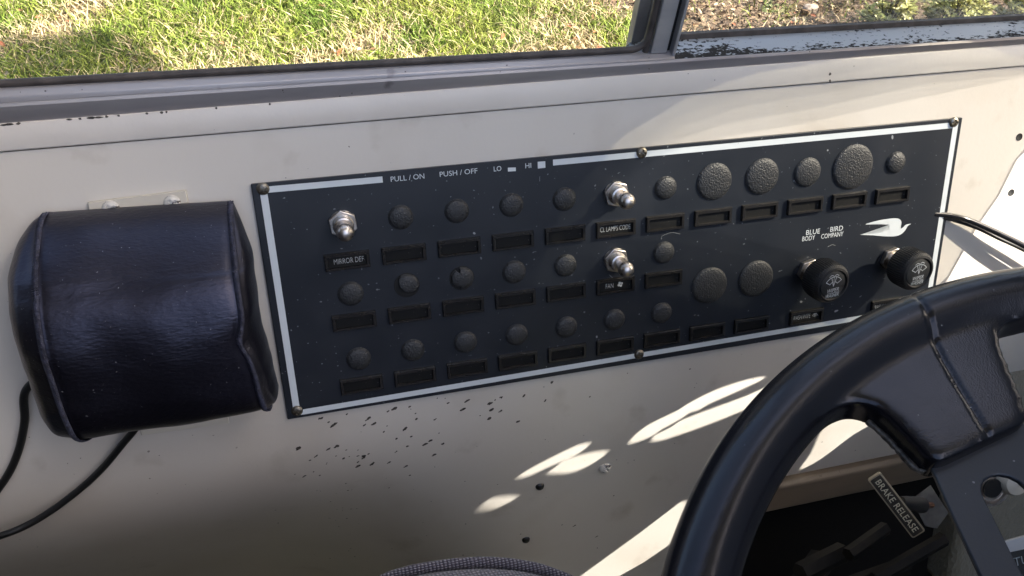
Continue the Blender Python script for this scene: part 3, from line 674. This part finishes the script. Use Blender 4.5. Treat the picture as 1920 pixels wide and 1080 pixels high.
grip=mmq([(168,-140),(156,-137.5),(146,-145),(140,-148),(133,-147.5),(127,-145),(121,-137),(114.5,-127),(110,-119),(106,-118),(65.5,-139.5),(62.5,-142.5),(63.2,-160),(64.5,-178),(64.8,-189),(59,-196.5),(46,-201),(20,-207),(20,-222),(60,-216),(100,-200),(140,-175),(172,-148)])
GP=[Vector((a,b,0)) for a,b in grip]
b2=NB(); prism(b2,grip,lambda a,b,h:wp(a,b,h),-.010,.0095)
join(bm,b2)
me=bpy.data.meshes.new('rg'); bmesh.ops.recalc_face_normals(bm,faces=bm.faces); bm.to_mesh(me); bm.free()
tmp=bpy.data.objects.new('tmp',me); COL.objects.link(tmp)
md=tmp.modifiers.new('r','REMESH'); md.mode='VOXEL'; md.voxel_size=.0012
md=tmp.modifiers.new('s','SMOOTH'); md.factor=.7; md.iterations=26
dg=bpy.context.evaluated_depsgraph_get(); dg.update(); me2=bpy.data.meshes.new_from_object(tmp.evaluated_get(dg)); bpy.data.objects.remove(tmp)
bm=NB(); bm.from_mesh(me2)
# parting groove
CRE=[Vector((a/1000,b/1000,0)) for a,b in ((105,-232),(103,-222),(101,-215),(97,-193),(93,-171),(88,-152),(84,-137),(80,-125))]
CRE=catmull(CRE,6)
for v in bm.verts:
    q=(v.co-WC)/WK; a,b,h=q.dot(E1),q.dot(E2),q.dot(WN)
    if b<-.11 and .06<a<.125 and h>-.006:
        P=Vector((a,b,0)); dm=9
        for c0,c1 in zip(CRE,CRE[1:]):
            t=max(0,min(1,(P-c0).dot(c1-c0)/(c1-c0).length_squared)); dm=min(dm,(P-(c0+(c1-c0)*t)).length)
        v.co-=WN*.0010*math.exp(-(dm/.0010)**2)
rimo=obj('rim',bm,'wheel',whl,angle=180)
# spoke plate with a slot: built as strips round the opening
def plate_with_slot():
    left=[(109,-124),(103,-100),(95,-71),(84,-30),(70,0)]
    bm=NB()
    outer=[(109,-126),(104.5,-100),(98.5,-71),(90,-35),(70,0),(40,22),(0,30),(-40,10),(-40,-30),(-10,-60),(20,-80),(45,-110),(54,-130),(58,-137),(63.5,-146)]
    slot=[(89.3,-107)]
    for k in range(9):
        t=rad(0+22.5*k); slot.append((79.0+10.0*math.cos(t*1.0),-107.5-9.5*math.sin(t)))
    slot+= [(60,-98),(48,-70),(55,-45),(70,-42),(78,-58),(83,-78)]
    slot=[(a,b) for a,b in slot]
    # bridge the loops with triangle fill
    def loop(pts,h): return [bm.verts.new(wp(a/1000,b/1000,h)) for a,b in pts]
    for h in (.0015,-.0015):
        lo,ls=loop(outer,h),loop(slot[1:],h)
        ed=[bm.edges.new((l[i],l[(i+1)%len(l)])) for l in (lo,ls) for i in range(len(l))]
        r=bmesh.ops.triangle_fill(bm,use_beauty=True,use_dissolve=False,edges=ed)
        if h>0: t0,t1=lo,ls
        else:
            for A,B in ((t0,lo),(t1,ls)):
                for i in range(len(A)): bm.faces.new((A[i],A[(i+1)%len(A)],B[(i+1)%len(A)],B[i]))
    bmesh.ops.recalc_face_normals(bm,faces=bm.faces); return bm
obj('spoke',plate_with_slot(),'spoke',whl,angle=30,bevel=.0006)
for rot in (2.25,-2.0):
    bm=NB(); 
    fr=lambda a,b,h:wp(a*math.cos(rot)-b*math.sin(rot),a*math.sin(rot)+b*math.cos(rot),h)
    prism(bm,mmq([(110,-195),(60,-212),(58,-137),(20,-20),(70,-20),(104,-100)]),fr,-.0015,.0015); obj('spoke',bm,'spoke',whl,angle=30,bevel=.0006)
bm=NB(); 
pr=[(.048,-.02),(.05,.0),(.046,.012),(.03,.018),(0,.02)]; rg=[]
for r,h in pr: rg.append([bm.verts.new(wp(max(r,1e-4)*math.cos(k*math.pi/20),max(r,1e-4)*math.sin(k*math.pi/20),h)) for k in range(40)])
for a,b in zip(rg,rg[1:]):
    for k in range(40): bm.faces.new((a[k],a[(k+1)%40],b[(k+1)%40],b[k]))
bmesh.ops.recalc_face_normals(bm,faces=bm.faces); obj('hub',bm,'wheel',whl)
bm=NB(); tube(bm,[wp(0,0,-.03),wp(0,0,-.6)],.05,24); obj('column',bm,'pedal',whl)
# chewed resin at the lower edge of the grip
bm=NB(); P=catmull([wp(.1295,-.1455,-.0045),wp(.1225,-.1375,-.005),wp(.117,-.129,-.005),wp(.1125,-.1215,-.0045),wp(.108,-.1195,-.004)],6)
rings=[]
for i,p in enumerate(P):
    w=.0008+.0005*random.random(); rings.append([bm.verts.new(p+wd(w*math.cos(k)*1.2+.0004,w*math.cos(k)*.8,w*1.5*math.sin(k))) for k in [j*2*math.pi/8 for j in range(8)]])
for a,b in zip(rings,rings[1:]):
    for k in range(8): bm.faces.new((a[k],a[(k+1)%8],b[(k+1)%8],b[k]))
bmesh.ops.recalc_face_normals(bm,faces=bm.faces); obj('worn_edge',bm,'worn',whl,label='chewed, worn edge below the grip')

# ------------------------------------------------------------------ seat
seat=thing('driver_seat','grey woven fabric seat edge with piping, at the bottom centre','seat',tuple(at_dist(900,1120,.42)))
TD=.405
arc=[(560,1190),(640,1130),(720,1080),(800,1058),(900,1048),(980,1054),(1040,1070),(1100,1100),(1180,1170)]
AP=[at_dist(x,y+6,TD+.02*((x-900)/300)**2) for x,y in arc]
AC=catmull(AP,8)
bm=NB(); tube(bm,AC,.0024,16); uv=bm.loops.layers.uv.new('UVMap')
for f in bm.faces:
    for l in f.loops:
        q=l.vert.co; l[uv].uv=(q.x,q.z*1.3+q.y)
obj('piping',bm,'seat',seat)
# cushion surface: from the piping towards the driver, puffed
bm=NB(); rows=[]
dv=(at_dist(900,1300,.33)-at_dist(900,1050,.405))
for j in range(24):
    f=j/23; row=[]
    for i,p in enumerate(AC):
        c=AC[len(AC)//2]; q=p+dv*f*1.3+(c-p)*Vector((1,1,1)).x*(-.15*f)
        q+=Vector((0,0,1))*(.014*math.sin(min(1,f*1.6)*math.pi*.5)-.0025*(1-min(1,f*12)))
        q+=Vector((0,0,1))*-.003*(math.exp(-((f-.05)/.02)**2))
        row.append(bm.verts.new(q))
    rows.append(row)
uv=bm.loops.layers.uv.new('UVMap')
for a,b in zip(rows,rows[1:]):
    for k in range(len(a)-1):
        f=bm.faces.new((a[k],a[k+1],b[k+1],b[k]))
for f in bm.faces:
    for l in f.loops: q=l.vert.co; l[uv].uv=(q.x,(q.z+q.y)*.9)
obj('cushion',bm,'seat',seat)
# unseen seat body, its boxes stepped and raised to shade the lower wall
bm=NB()
sb=[]
for (x0,x1,y0,y1,z0,z1) in ((-.10,.135,-.70,-.20,-.62,-.055),(-.10,.135,-.199,-.15,-.62,-.115),(-.62,-.102,-.70,-.20,-.62,-.03),(-.62,-.102,-.199,-.10,-.62,-.085),(-.62,-.102,-.099,-.04,-.62,-.125),(-.62,.02,-.039,-.012,-.62,-.19),(-.62,-.225,-.66,-.05,-.62,.48)):
    box(bm,x0,x1,y0,y1,z0,z1)
obj('seat_shade_body',bm,'dark',seat,bevel=.02)

# ------------------------------------------------------------------ dash, brake handle, pedals, floor
dash=thing('dashboard','grained beige dashboard panel with a chrome key switch, seen past the steering wheel spoke','dashboard',(.45,-.02,-.2))
bm=NB(); 
prism(bm,[(.010,-.305),(.012,-.075),(.020,-.062),(.05,-.050),(.05,-.305)],lambda a,b,h:Vector((h,a,b)),.402,.495); obj('dash_panel',bm,'dash',dash,bevel=.006)
def disc_at(x,y,t,prof,seg=32,ax=None):
    c=at_dist(x,y,t); d=(ax or Vector((-.25,-.85,.35))).normalized(); q=d.to_track_quat('Z','Y').to_matrix()
    bm=NB(); rg=[]
    for r,h in prof: rg.append([bm.verts.new(c+q@Vector((max(r,1e-5)*math.cos(k*2*math.pi/seg),max(r,1e-5)*math.sin(k*2*math.pi/seg),h))) for k in range(seg)])
    for a,b in zip(rg,rg[1:]):
        for k in range(seg): bm.faces.new((a[k],a[(k+1)%seg],b[(k+1)%seg],b[k]))
    bmesh.ops.recalc_face_normals(bm,faces=bm.faces); return bm
ax=Vector((-.15,-.97,.2))
kb=obj('key_switch',disc_at(1858,915,.545,[(.0095,-.03),(.0105,0),(.0098,.002),(.0085,.002),(.0078,.0005),(.006,.0004),(.0058,.002),(.004,.0022),(0,.0022)],ax=ax),'chrome',dash,angle=30)
bm=disc_at(1860,915,.540,[(.0055,0),(.0053,.001),(0,.001)],ax=ax); obj('key_barrel',bm,'black_hole',kb)
bm=disc_at(1902,903,.545,[(.0075,-.03),(.008,0),(.0065,.003),(0,.0045)],ax=ax); obj('button',bm,'bracket',dash)
# legend strip at the lower right corner
c=at_dist(1905,1052,.535); q=Matrix(((r0.x,r1.x,r2.x),(r0.y,r1.y,r2.y),(r0.z,r1.z,r2.z)))@Matrix.Rotation(rad(12),3,'Z')
bm=NB(); prism(bm,[(-.008,-.016),(.03,-.016),(.03,.006),(-.008,.006)],lambda a,b,h:c+q@Vector((a,b,h)),0,.001); lp=obj('legend_plate',bm,'holder',dash)
bm=NB(); prism(bm,[(-.010,.006),(.03,.006),(.03,.014),(-.006,.012)],lambda a,b,h:c+q@Vector((a,b,h)),0,.002); obj('trim_strip',bm,'alu_bright',dash,bevel=.0004)
bm=textbm('TTU',.0065,ext=.00005)
for v in bm.verts: v.co=c+q@Vector((v.co.x-.006,v.co.y-.002,.0013))
o=obj('lettering',bm,'print',lp,smooth=False)

bh=thing('brake_release_handle','small dark pull handle with raised letters BRAKE RELEASE, below the steering wheel','brake handle',tuple(at_dist(1720,950,.53)))
A=at_dist(1643,898,.490); B=at_dist(1720,998,.500); cN=(CC-A).normalized(); ux=(B-A).normalized(); uy=cN.cross(ux); 
if uy.dot(Vector((1,0,0)))<0: uy=-uy
nN=ux.cross(uy); 
if nN.dot(cN)<0:nN=-nN
Lh=(B-A).length
def rr_(x0,x1,y0,y1,r,n=4):
    o=[]
    for cx,cy,a0 in ((x1-r,y1-r,0),(x0+r,y1-r,90),(x0+r,y0+r,180),(x1-r,y0+r,270)):
        for k in range(n+1): a=rad(a0+90*k/n); o.append((cx+r*math.cos(a),cy+r*math.sin(a)))
    return o
fh=lambda a,b,h:A+ux*a+uy*b+nN*h
hw=.0040
bm=NB(); prism(bm,rr_(-.0015,Lh+.0015,-hw,hw,.0012),fh,-.004,0); hb=obj('handle_plate',bm,'handle_edge',bh,bevel=.0004)
bm=NB(); prism(bm,rr_(-.0008,Lh+.0008,-hw+.0007,hw-.0009,.0008),fh,0,.0003); obj('face',bm,'handle',hb)
bm=textbm('BRAKE RELEASE',1,bold=.012,spacing=1.08); xs=[v.co.x for v in bm.verts]; ys=[v.co.y for v in bm.verts]
ymax,ymin=max(ys),min(ys)
for v in bm.verts:
    a=(v.co.x-min(xs))/(max(xs)-min(xs)); b=(v.co.y-ymin)/(ymax-ymin)
    v.co=Vector((a,b,0))
for v in bm.verts: v.co=fh(.001+(Lh-.002)*v.co.x,(-.0018+.0036*v.co.y),.00045)
obj('lettering',bm,'handle_text',hb,smooth=False)
mid=fh(Lh*.52,.003,-.004); e_=at_dist(1728,947,.515)
bm=NB(); tube(bm,[mid,mid.lerp(e_,.35),e_],.003,14,rf=lambda f:.0028+.0016*f); obj('boss',bm,'screw_black',bh)
bm=NB(); tube(bm,[e_,at_dist(1747,947,.535)],.0016,12); obj('rod',bm,'rust',bh)
bc=at_dist(1738,948,.537); qx=ray(1738,948)
bm=NB(); prism(bm,[(-.0085,.0035),(.002,.0115),(.012,-.004),(.0055,-.013),(-.001,-.0115)],lambda a,b,h:bc+r0*a+r1*b-(-qx)*-h,0,.0015); obj('bracket',bm,'plate_steel',bh,bevel=.0003)

# lower flange of the wall seen through the wheel
bm=NB(); P0=wall_hit(1502,925); P1=wall_hit(1700,868)
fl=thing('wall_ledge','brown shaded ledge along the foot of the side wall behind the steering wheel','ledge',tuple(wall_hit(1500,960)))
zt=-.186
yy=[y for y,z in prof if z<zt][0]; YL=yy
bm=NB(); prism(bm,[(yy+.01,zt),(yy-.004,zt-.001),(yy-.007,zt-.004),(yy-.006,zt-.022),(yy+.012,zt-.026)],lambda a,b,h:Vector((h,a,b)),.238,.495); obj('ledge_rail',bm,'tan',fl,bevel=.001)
# floor and pedals
bm=NB(); box(bm,-1.6,.64,-1.6,.02,-.95,-.92); o=obj('floor',bm,'dark',None,frame='W'); o['kind']='structure'
ped=thing('pedal_linkage','black steel pedal arms and brackets low in the dark under the steering wheel','pedals',(.3,-.12,-.4))
bm=NB()
box(bm,.242,.49,YL+.004,.26,-.62,zt-.019)
obj('footwell_box',bm,'dark',ped)
for a,b,w in (((1500,1075),(1580,1035),.006),((1590,1040),(1660,990),.004),((1490,1120),(1540,1050),.008),((1640,1085),(1770,1010),.004),((1560,1110),(1700,1060),.005)):
    p,q_=at_dist(*a,.53),at_dist(*b,.55); bm=NB(); tube(bm,[p,q_],w,6); obj('pedal_arm',bm,'pedal',ped)

# ------------------------------------------------------------------ added sun mask and tint filter, then the rest of the cab, roof
XB=.50
def back(p):        # where the sunbeam to p crosses the sun mask
    t=(XB-p.x)/SUN_T.x; q=p+SUN_T*t; return (q.y,q.z)
lit_tint=[(1078,432),(1100,395),(1150,342),(1225,297),(1330,262),(1500,232),(1700,188),(1960,135),(1990,300),(1940,258),(1902,300),(1868,368),(1828,425),(1775,520),(1700,560),(1600,530),(1450,478),(1320,446),(1200,430)]
bright=[[(1946,262),(1906,300),(1872,368),(1832,425),(1779,520),(1750,572),(1925,530),(2050,500),(2050,262)],
 [(1435,708),(1400,712),(1340,732),(1290,757),(1270,770),(1210,800),(1179,829),(1200,827),(1260,800),(1290,775),(1310,769),(1330,757),(1380,735)],
 [(1500,700),(1455,716),(1400,742),(1300,779),(1240,805),(1222,826),(1250,823),(1330,795),(1420,758),(1510,712)],
 [(1106,832),(1080,836),(1020,865),(985,884),(971,895),(990,893),(1030,875),(1080,853)],
 [(1139,846),(1110,848),(1060,862),(1042,876),(1028,887),(1070,886),(1100,875),(1125,860)],
 [(970,931),(930,932),(910,940),(901,955),(925,955),(950,944)],
 [(1286,939),(1276,941),(1200,999),(1094,1076),(1050,1108),(1130,1108),(1190,1066),(1254,1022),(1264,1004),(1288,944)],
 [(1630,770),(1580,775),(1545,800),(1520,850),(1500,880),(1540,860),(1600,815),(1650,785)]]
holes=[[back(wall_hit(*q)) for q in b] for b in bright]; tint=[back(wall_hit(*q)) for q in lit_tint]
bk=thing('sun_mask','added unseen sheet with openings cut to shape the sun patches on the wall','sun mask',(XB,0,-.3))  # added blocker out of view; openings traced back from the sun patches
import mathutils
def fill(bm,loops,x):
    vs_=[]; ed=[]
    for L_ in loops:
        l=[bm.verts.new((x,a,b)) for a,b in L_]; ed+=[bm.edges.new((l[i],l[(i+1)%len(l)])) for i in range(len(l))]
    bmesh.ops.triangle_fill(bm,use_beauty=True,edges=ed)
def smoothloop(L_): return [(p.x,p.y) for p in catmull([Vector((a,b,0)) for a,b in L_],3,True)]
rect=[(-2.0,-.8),(.07,-.8),(.07,.065),(.03,.075),(.02,.64),(-.86,.64),(-.86,-.02),(-2.0,-.02)]
def grow(L_,e):
    out=[]; n=len(L_); cx=sum(p[0] for p in L_)/n; cy=sum(p[1] for p in L_)/n; area=sum(L_[i][0]*L_[(i+1)%n][1]-L_[(i+1)%n][0]*L_[i][1] for i in range(n))
    for i,p in enumerate(L_):
        a_,c_=Vector(L_[i-1]),Vector(L_[(i+1)%n]); t=(c_-a_).normalized(); nn=Vector((t.y,-t.x))*(1 if area>0 else -1)
        k=e if (i<=6 or i>=14) else 0
        out.append((p[0]+nn.x*k,p[1]+nn.y*k))
    return out
rings=[grow(tint,.0048*k) for k in range(5)]; film=grow(tint,.0192+.008)
bm=NB(); fill(bm,[rect,rings[-1]]+[holes[0]]+[h if i==5 else smoothloop(h) for i,h in enumerate(holes[1:])],XB)
o=obj('mask_sheet',bm,'headliner',bk,smooth=False)
bm=NB(); fill(bm,[film],XB+.002); vis=obj('tint_filter',bm,'tint',bk,smooth=False,label='added unseen film that dims the sun on the panel, darker towards its edge')  # added filter; its bands soften the edge of the half-lit area
for k in range(4):
    bm=NB()
    A_,B_=rings[k],film; n=len(A_); va=[bm.verts.new((XB+.003+.001*k,a_,b_)) for a_,b_ in A_]; vb=[bm.verts.new((XB+.003+.001*k,a_,b_)) for a_,b_ in B_]
    for i in range(n):
        if (Vector(A_[i])-Vector(B_[i])).length>1e-5 or (Vector(A_[(i+1)%n])-Vector(B_[(i+1)%n])).length>1e-5:
            q=[va[i],va[(i+1)%n],vb[(i+1)%n],vb[i]]
            bm.faces.new([v for j,v in enumerate(q) if not any((v.co-q[m].co).length<1e-6 for m in range(j))])
    obj('tint_band',bm,'tint2',vis,smooth=False)
op=thing('far_side','dark inner side of the cab across from the window, outside the picture','cab side',(-.5,-2.1,-.9),'W')
bm=NB(); box(bm,-2.6,.6,-2.14,-2.1,-.93,.62); obj('lower_panel',bm,'dark',op,frame='W'); bm=NB(); box(bm,-2.6,-2.56,-2.1,0,-.93,.62); obj('partition',bm,'dark',op,frame='W')
for x in (-1.9,-.75,.40):
    bm=NB(); box(bm,x,x+.07,-2.14,-2.1,.62,1.02); obj('pillar',bm,'headliner',op,frame='W')
rf=thing('bus_roof','white roof of the bus over the driver, outside the picture','roof',(0,0,1.1),'W')
bm=NB(); box(bm,-1.6,.58,-.32,.10,1.02,1.06); obj('roof_skin',bm,'headliner',rf,frame='W',bevel=.02)
# added unseen sheet, its outline shaped to cast the shade on the lawn
GZ=-1.9
def ground_at(x,y):
    d=M3@ray(x,y); c=M3@CC; t=(GZ-c.z)/d.z; return c+d*t
sh=[(-340,84),(0,80),(60,76),(135,70),(190,71),(232,80),(262,97),(290,125),(310,160),(330,200),(380,420),(-1300,420),(-1300,90)]
AZ=.95; aw=[]
for q in sh:
    g_=ground_at(*q); t=(AZ-GZ)/(-SW.z); p=g_-SW*t; aw.append((p.x,p.y))
awn=thing('shade_sheet','added grey sheet that casts the shade on the lawn, outside the picture','shade_sheet',(aw[-1][0],aw[-1][1],AZ),'W')
bm=NB(); prism(bm,aw,lambda a,b,h:Vector((a,b,h)),AZ,AZ+.01); obj('fabric',bm,'shade_sheet',awn,frame='W',smooth=False)
for k_ in (-1,2):
    bm=NB(); tube(bm,[(aw[k_][0],aw[k_][1],AZ-.015),(aw[k_][0],.1,1.05)],.012,8); obj('arm',bm,'alu',awn,frame='W')

# ------------------------------------------------------------------ outside
bm=NB(); bmesh.ops.create_grid(bm,x_segments=8,y_segments=8,size=150)
bmesh.ops.transform(bm,matrix=Matrix.Translation((0,0,GZ-.01)),verts=bm.verts)
gm=mat('ground far',(.10,.12,.04),.95,col2=(.15,.115,.06),cscale=1.2,bump=1,bscale=30,bdist=.03)
o=obj('ground',bm,gm,None,frame='W'); o['kind']='structure'
bm=NB(); bmesh.ops.create_grid(bm,x_segments=130,y_segments=70,size=1)
for v in bm.verts:
    x=-2+ (v.co.x+1)/2*8; y=1.6+(v.co.y+1)/2*4.4; v.co=Vector((x,y,GZ+.02*mn.noise(Vector((x*2,y*2,0)))+.008*mn.noise(Vector((x*14,y*14,3)))))
o=obj('garden_soil',bm,'soil',None,frame='W'); o['kind']='structure'
def blades(name,n,xr,yr,hgt,wid,colf,mask,m,label,cat,lean=.6,kind='stuff'):
    X=rng.uniform(*xr,n*2); Y=rng.uniform(*yr,n*2); k=np.array([mask(a,b)>rng.random() for a,b in zip(X,Y)]); X,Y=X[k][:n],Y[k][:n]; n=len(X)
    H=hgt*rng.uniform(.5,1.25,n); W=wid*rng.uniform(.6,1.3,n); A=rng.uniform(0,2*np.pi,n); Lx=rng.normal(0,lean,n)*H; Ly=rng.normal(0,lean,n)*H
    dx,dy=np.cos(A)*W/2,np.sin(A)*W/2; z=np.full(n,GZ-.004)
    v=np.stack([np.stack([X-dx,Y-dy,z],1),np.stack([X+dx,Y+dy,z],1),np.stack([X+Lx*.45+dx*.8,Y+Ly*.45+dy*.8,z+H*.62],1),np.stack([X+Lx*.45-dx*.8,Y+Ly*.45-dy*.8,z+H*.62],1),np.stack([X+Lx,Y+Ly,z+H*.95],1)],1).reshape(-1,3)
    i=np.arange(n)*5; q=np.stack([i,i+1,i+2,i+3],1); t=np.stack([i+3,i+2,i+4],1)
    me=bpy.data.meshes.new(name); me.vertices.add(len(v)); me.vertices.foreach_set('co',v.ravel())
    loops=np.concatenate([q.ravel(),t.ravel()]); me.loops.add(len(loops)); me.loops.foreach_set('vertex_index',loops)
    me.polygons.add(2*n); me.polygons.foreach_set('loop_start',np.concatenate([np.arange(n)*4,4*n+np.arange(n)*3])); me.polygons.foreach_set('loop_total',np.concatenate([np.full(n,4),np.full(n,3)]))
    c=np.array([colf(a,b) for a,b in zip(X,Y)]); c=np.repeat(c,5,0); c=np.concatenate([c,np.ones((len(c),1))],1)
    at=me.color_attributes.new('Col','FLOAT_COLOR','POINT'); at.data.foreach_set('color',c.ravel()); me.update(); me.validate()
    o=bpy.data.objects.new(name,me); me.materials.append(MT[m]); COL.objects.link(o); tag(o,label,cat,None,kind); return o
def pn(x,y,s,k=0): return mn.noise(Vector((x*s,y*s,k)))
def bare(x,y): return pn(x,y,1.7,5)*.8+pn(x,y,5,9)*.5+ .55*math.exp(-((x-.52)/.28)**2-((y-2.9)/.45)**2)+.75*math.exp(-((x+1.02)/.16)**2-((y-3.8)/.22)**2)+.45*math.exp(-((x-1.3)/.25)**2-((y-2.75)/.3)**2)
EDGE=lambda x,y: x-2.05-.5*(3.0-y)-.12*pn(x,y,4,2)      # lawn ends, bed begins
def gmask(x,y):
    if EDGE(x,y)>0: return .04
    return max(.10,min(1,1.05-1.3*max(0,bare(x,y)-.1)))
def gcol(x,y):
    b=bare(x,y)+random.gauss(0,.22); r=random.random()
    if b>.30 or r<.13: k=random.random(); return (.38+.16*k,.30+.13*k,.16+.10*k)
    g=pn(x,y,3,1)*.7+pn(x,y,11,7)*.6+.5; k=random.uniform(.4,1.4)*(1+.3*pn(x,y,16,4))
    return ((.125+.09*g)*k,(.19+.045*g)*k,(.024+.015*g)*k)
blades('grass',120000,(-1.7,3.3),(2.25,4.5),.058,.0066,gcol,gmask,'blade','short patchy lawn grass with straw coloured spots','grass',.75)
# fallen leaves / mulch: bent little faces
def leaves(name,n,xr,yr,size,cols,mask,m,label,cat,zoff=.03,kind='stuff',up=.5):
    bm=NB(); cl=bm.loops.layers.float_color.new('Col')
    for _ in range(n):
        x,y=random.uniform(*xr),random.uniform(*yr)
        if random.random()>mask(x,y): continue
        L_=size*random.uniform(.5,1.3); Wd=L_*random.uniform(.3,.55); R_=Matrix.Rotation(random.uniform(0,6.28),3,'Z')@Matrix.Rotation(random.gauss(0,up),3,'X')@Matrix.Rotation(random.gauss(0,up),3,'Y')
        c=Vector((x,y,GZ+random.uniform(.3,1)*zoff)); pts=[(-L_/2,0,0),(-L_*.2,Wd/2,Wd*.3),(L_*.2,Wd/2*.9,Wd*.3),(L_/2,0,.1*L_),(L_*.2,-Wd/2*.9,Wd*.25),(-L_*.2,-Wd/2,Wd*.3)]
        vs_=[bm.verts.new(c+R_@Vector(p)) for p in pts]; col=random.choice(cols); k=random.uniform(.7,1.3)
        for f in (bm.faces.new((vs_[0],vs_[1],vs_[2],vs_[3])),bm.faces.new((vs_[0],vs_[3],vs_[4],vs_[5]))):
            for l in f.loops:l[cl]=(col[0]*k,col[1]*k,col[2]*k,1)
    me=bpy.data.meshes.new(name); bm.to_mesh(me); bm.free(); me.materials.append(MT[m]); o=bpy.data.objects.new(name,me); COL.objects.link(o); tag(o,label,cat,None,kind); return o
leaves('fallen_leaves',3200,(-1.7,3.2),(2.3,4.5),.035,[(.28,.10,.05),(.22,.12,.06),(.36,.22,.12),(.42,.32,.2)],lambda x,y:.10+.8*max(0,bare(x,y)),'litter','scattered dead leaves on the lawn','leaf litter',.05)
leaves('mulch',26000,(1.7,6.0),(2.1,5.2),.030,[(.12,.075,.045),(.18,.115,.07),(.07,.045,.03),(.24,.165,.10),(.38,.31,.20),(.05,.035,.025)],lambda x,y:(1 if EDGE(x,y)>-.15 else 0),'litter','brown wood mulch and leaf litter in the bed','mulch',.03)
leaves('pale_litter',5000,(1.6,2.9),(2.1,3.2),.03,[(.42,.36,.20),(.34,.33,.12),(.46,.36,.24)],lambda x,y:max(0,1-abs(EDGE(x,y)-.05)/.3),'litter','pale dead grass at the edge of the lawn','dead grass',.05)
# stones in the bed
for i,(x,y,r) in enumerate(((1520,22,.05),(1490,40,.025),(1545,45,.02))):
    g_=ground_at(x,y); bm=NB(); bmesh.ops.create_icosphere(bm,subdivisions=3,radius=1)
    for v in bm.verts: v.co*=1+.25*mn.noise(v.co*1.5+Vector((i*7,0,0))); v.co=Vector((v.co.x*r,v.co.y*r*.8,v.co.z*r*.55))+g_+Vector((0,0,r*.3))
    o=obj('stone',bm,'stone',None,frame='W',base=tuple(g_)); tag(o,('largest brown stone in the mulch','mid-sized brown stone on the mulch at the left','smallest stone on the mulch near the window edge')[i],'stone','stones in the mulch bed')
g_=ground_at(170,10); bm=NB(); bmesh.ops.create_grid(bm,x_segments=6,y_segments=4,size=1)
for v in bm.verts: v.co=Vector((v.co.x*.024,v.co.y*.017,.01*mn.noise(v.co*2)))+g_+Vector((0,0,.05))
o=obj('paper_scrap',bm,'paper',None,frame='W',base=tuple(g_)); tag(o,'scrap of white paper on the bare spot in the lawn','paper')
# shrubs: rosettes of oval leaves on thin stems
def shrub(px,py,rad_,n,label,seed):
    random.seed(seed); g_=ground_at(px,py); root=thing('garden_shrub',label,'shrub',tuple(g_),'W',group='pale green shrubs beyond the fixed window')
    bm=NB(); cl=bm.loops.layers.float_color.new('Col'); st=NB()
    for _ in range(n):
        a,rr2=random.uniform(0,6.28),rad_*math.sqrt(random.random()); top=g_+Vector((rr2*math.cos(a),rr2*math.sin(a)*.8,random.uniform(.10,.30)*(1-.5*rr2/rad_)+.04))
        tube(st,[g_+Vector((rr2*.2*math.cos(a),rr2*.2*math.sin(a),0)),g_.lerp(top,.6)+Vector((0,0,.02)),top],.003,5)
        ax_=(top-g_).normalized(); nl=random.randint(7,11); base_a=random.random()*6
        for k in range(nl):
            b_=base_a+k*2.4; out=Vector((math.cos(b_),math.sin(b_),random.uniform(.1,.9))).normalized(); L_=random.uniform(.035,.06); W_=L_*.36; s_=out.cross(Vector((0,0,1))).normalized(); nn=s_.cross(out)
            o_=top-ax_*random.uniform(0,.04); P=[o_,o_+out*L_*.35+s_*W_*.5+nn*.003,o_+out*L_*.75+s_*W_*.48+nn*.002,o_+out*L_-nn*.004,o_+out*L_*.75-s_*W_*.48+nn*.002,o_+out*L_*.35-s_*W_*.5+nn*.003]
            v_=[bm.verts.new(p) for p in P]; kk=random.uniform(.7,1.25); y_=random.random(); c_=(.36+.20*y_,.38+.14*y_,.12+.12*y_)
            for f in (bm.faces.new(v_[:4]),bm.faces.new((v_[0],v_[3],v_[4],v_[5]))):
                for l in f.loops:l[cl]=(c_[0]*kk,c_[1]*kk,c_[2]*kk,1)
    obj('foliage',bm,'leaf',root,frame='W',smooth=False); obj('stems',st,'handle',root,frame='W')
shrub(1650,78,.16,60,'pale green shrub nearest the stone in the mulch',3)
shrub(1775,72,.18,80,'pale green shrub between the left and right ones beyond the fixed window',4)
shrub(1895,62,.16,70,'pale green shrub cut by the right edge of the picture',5)
random.seed(11)
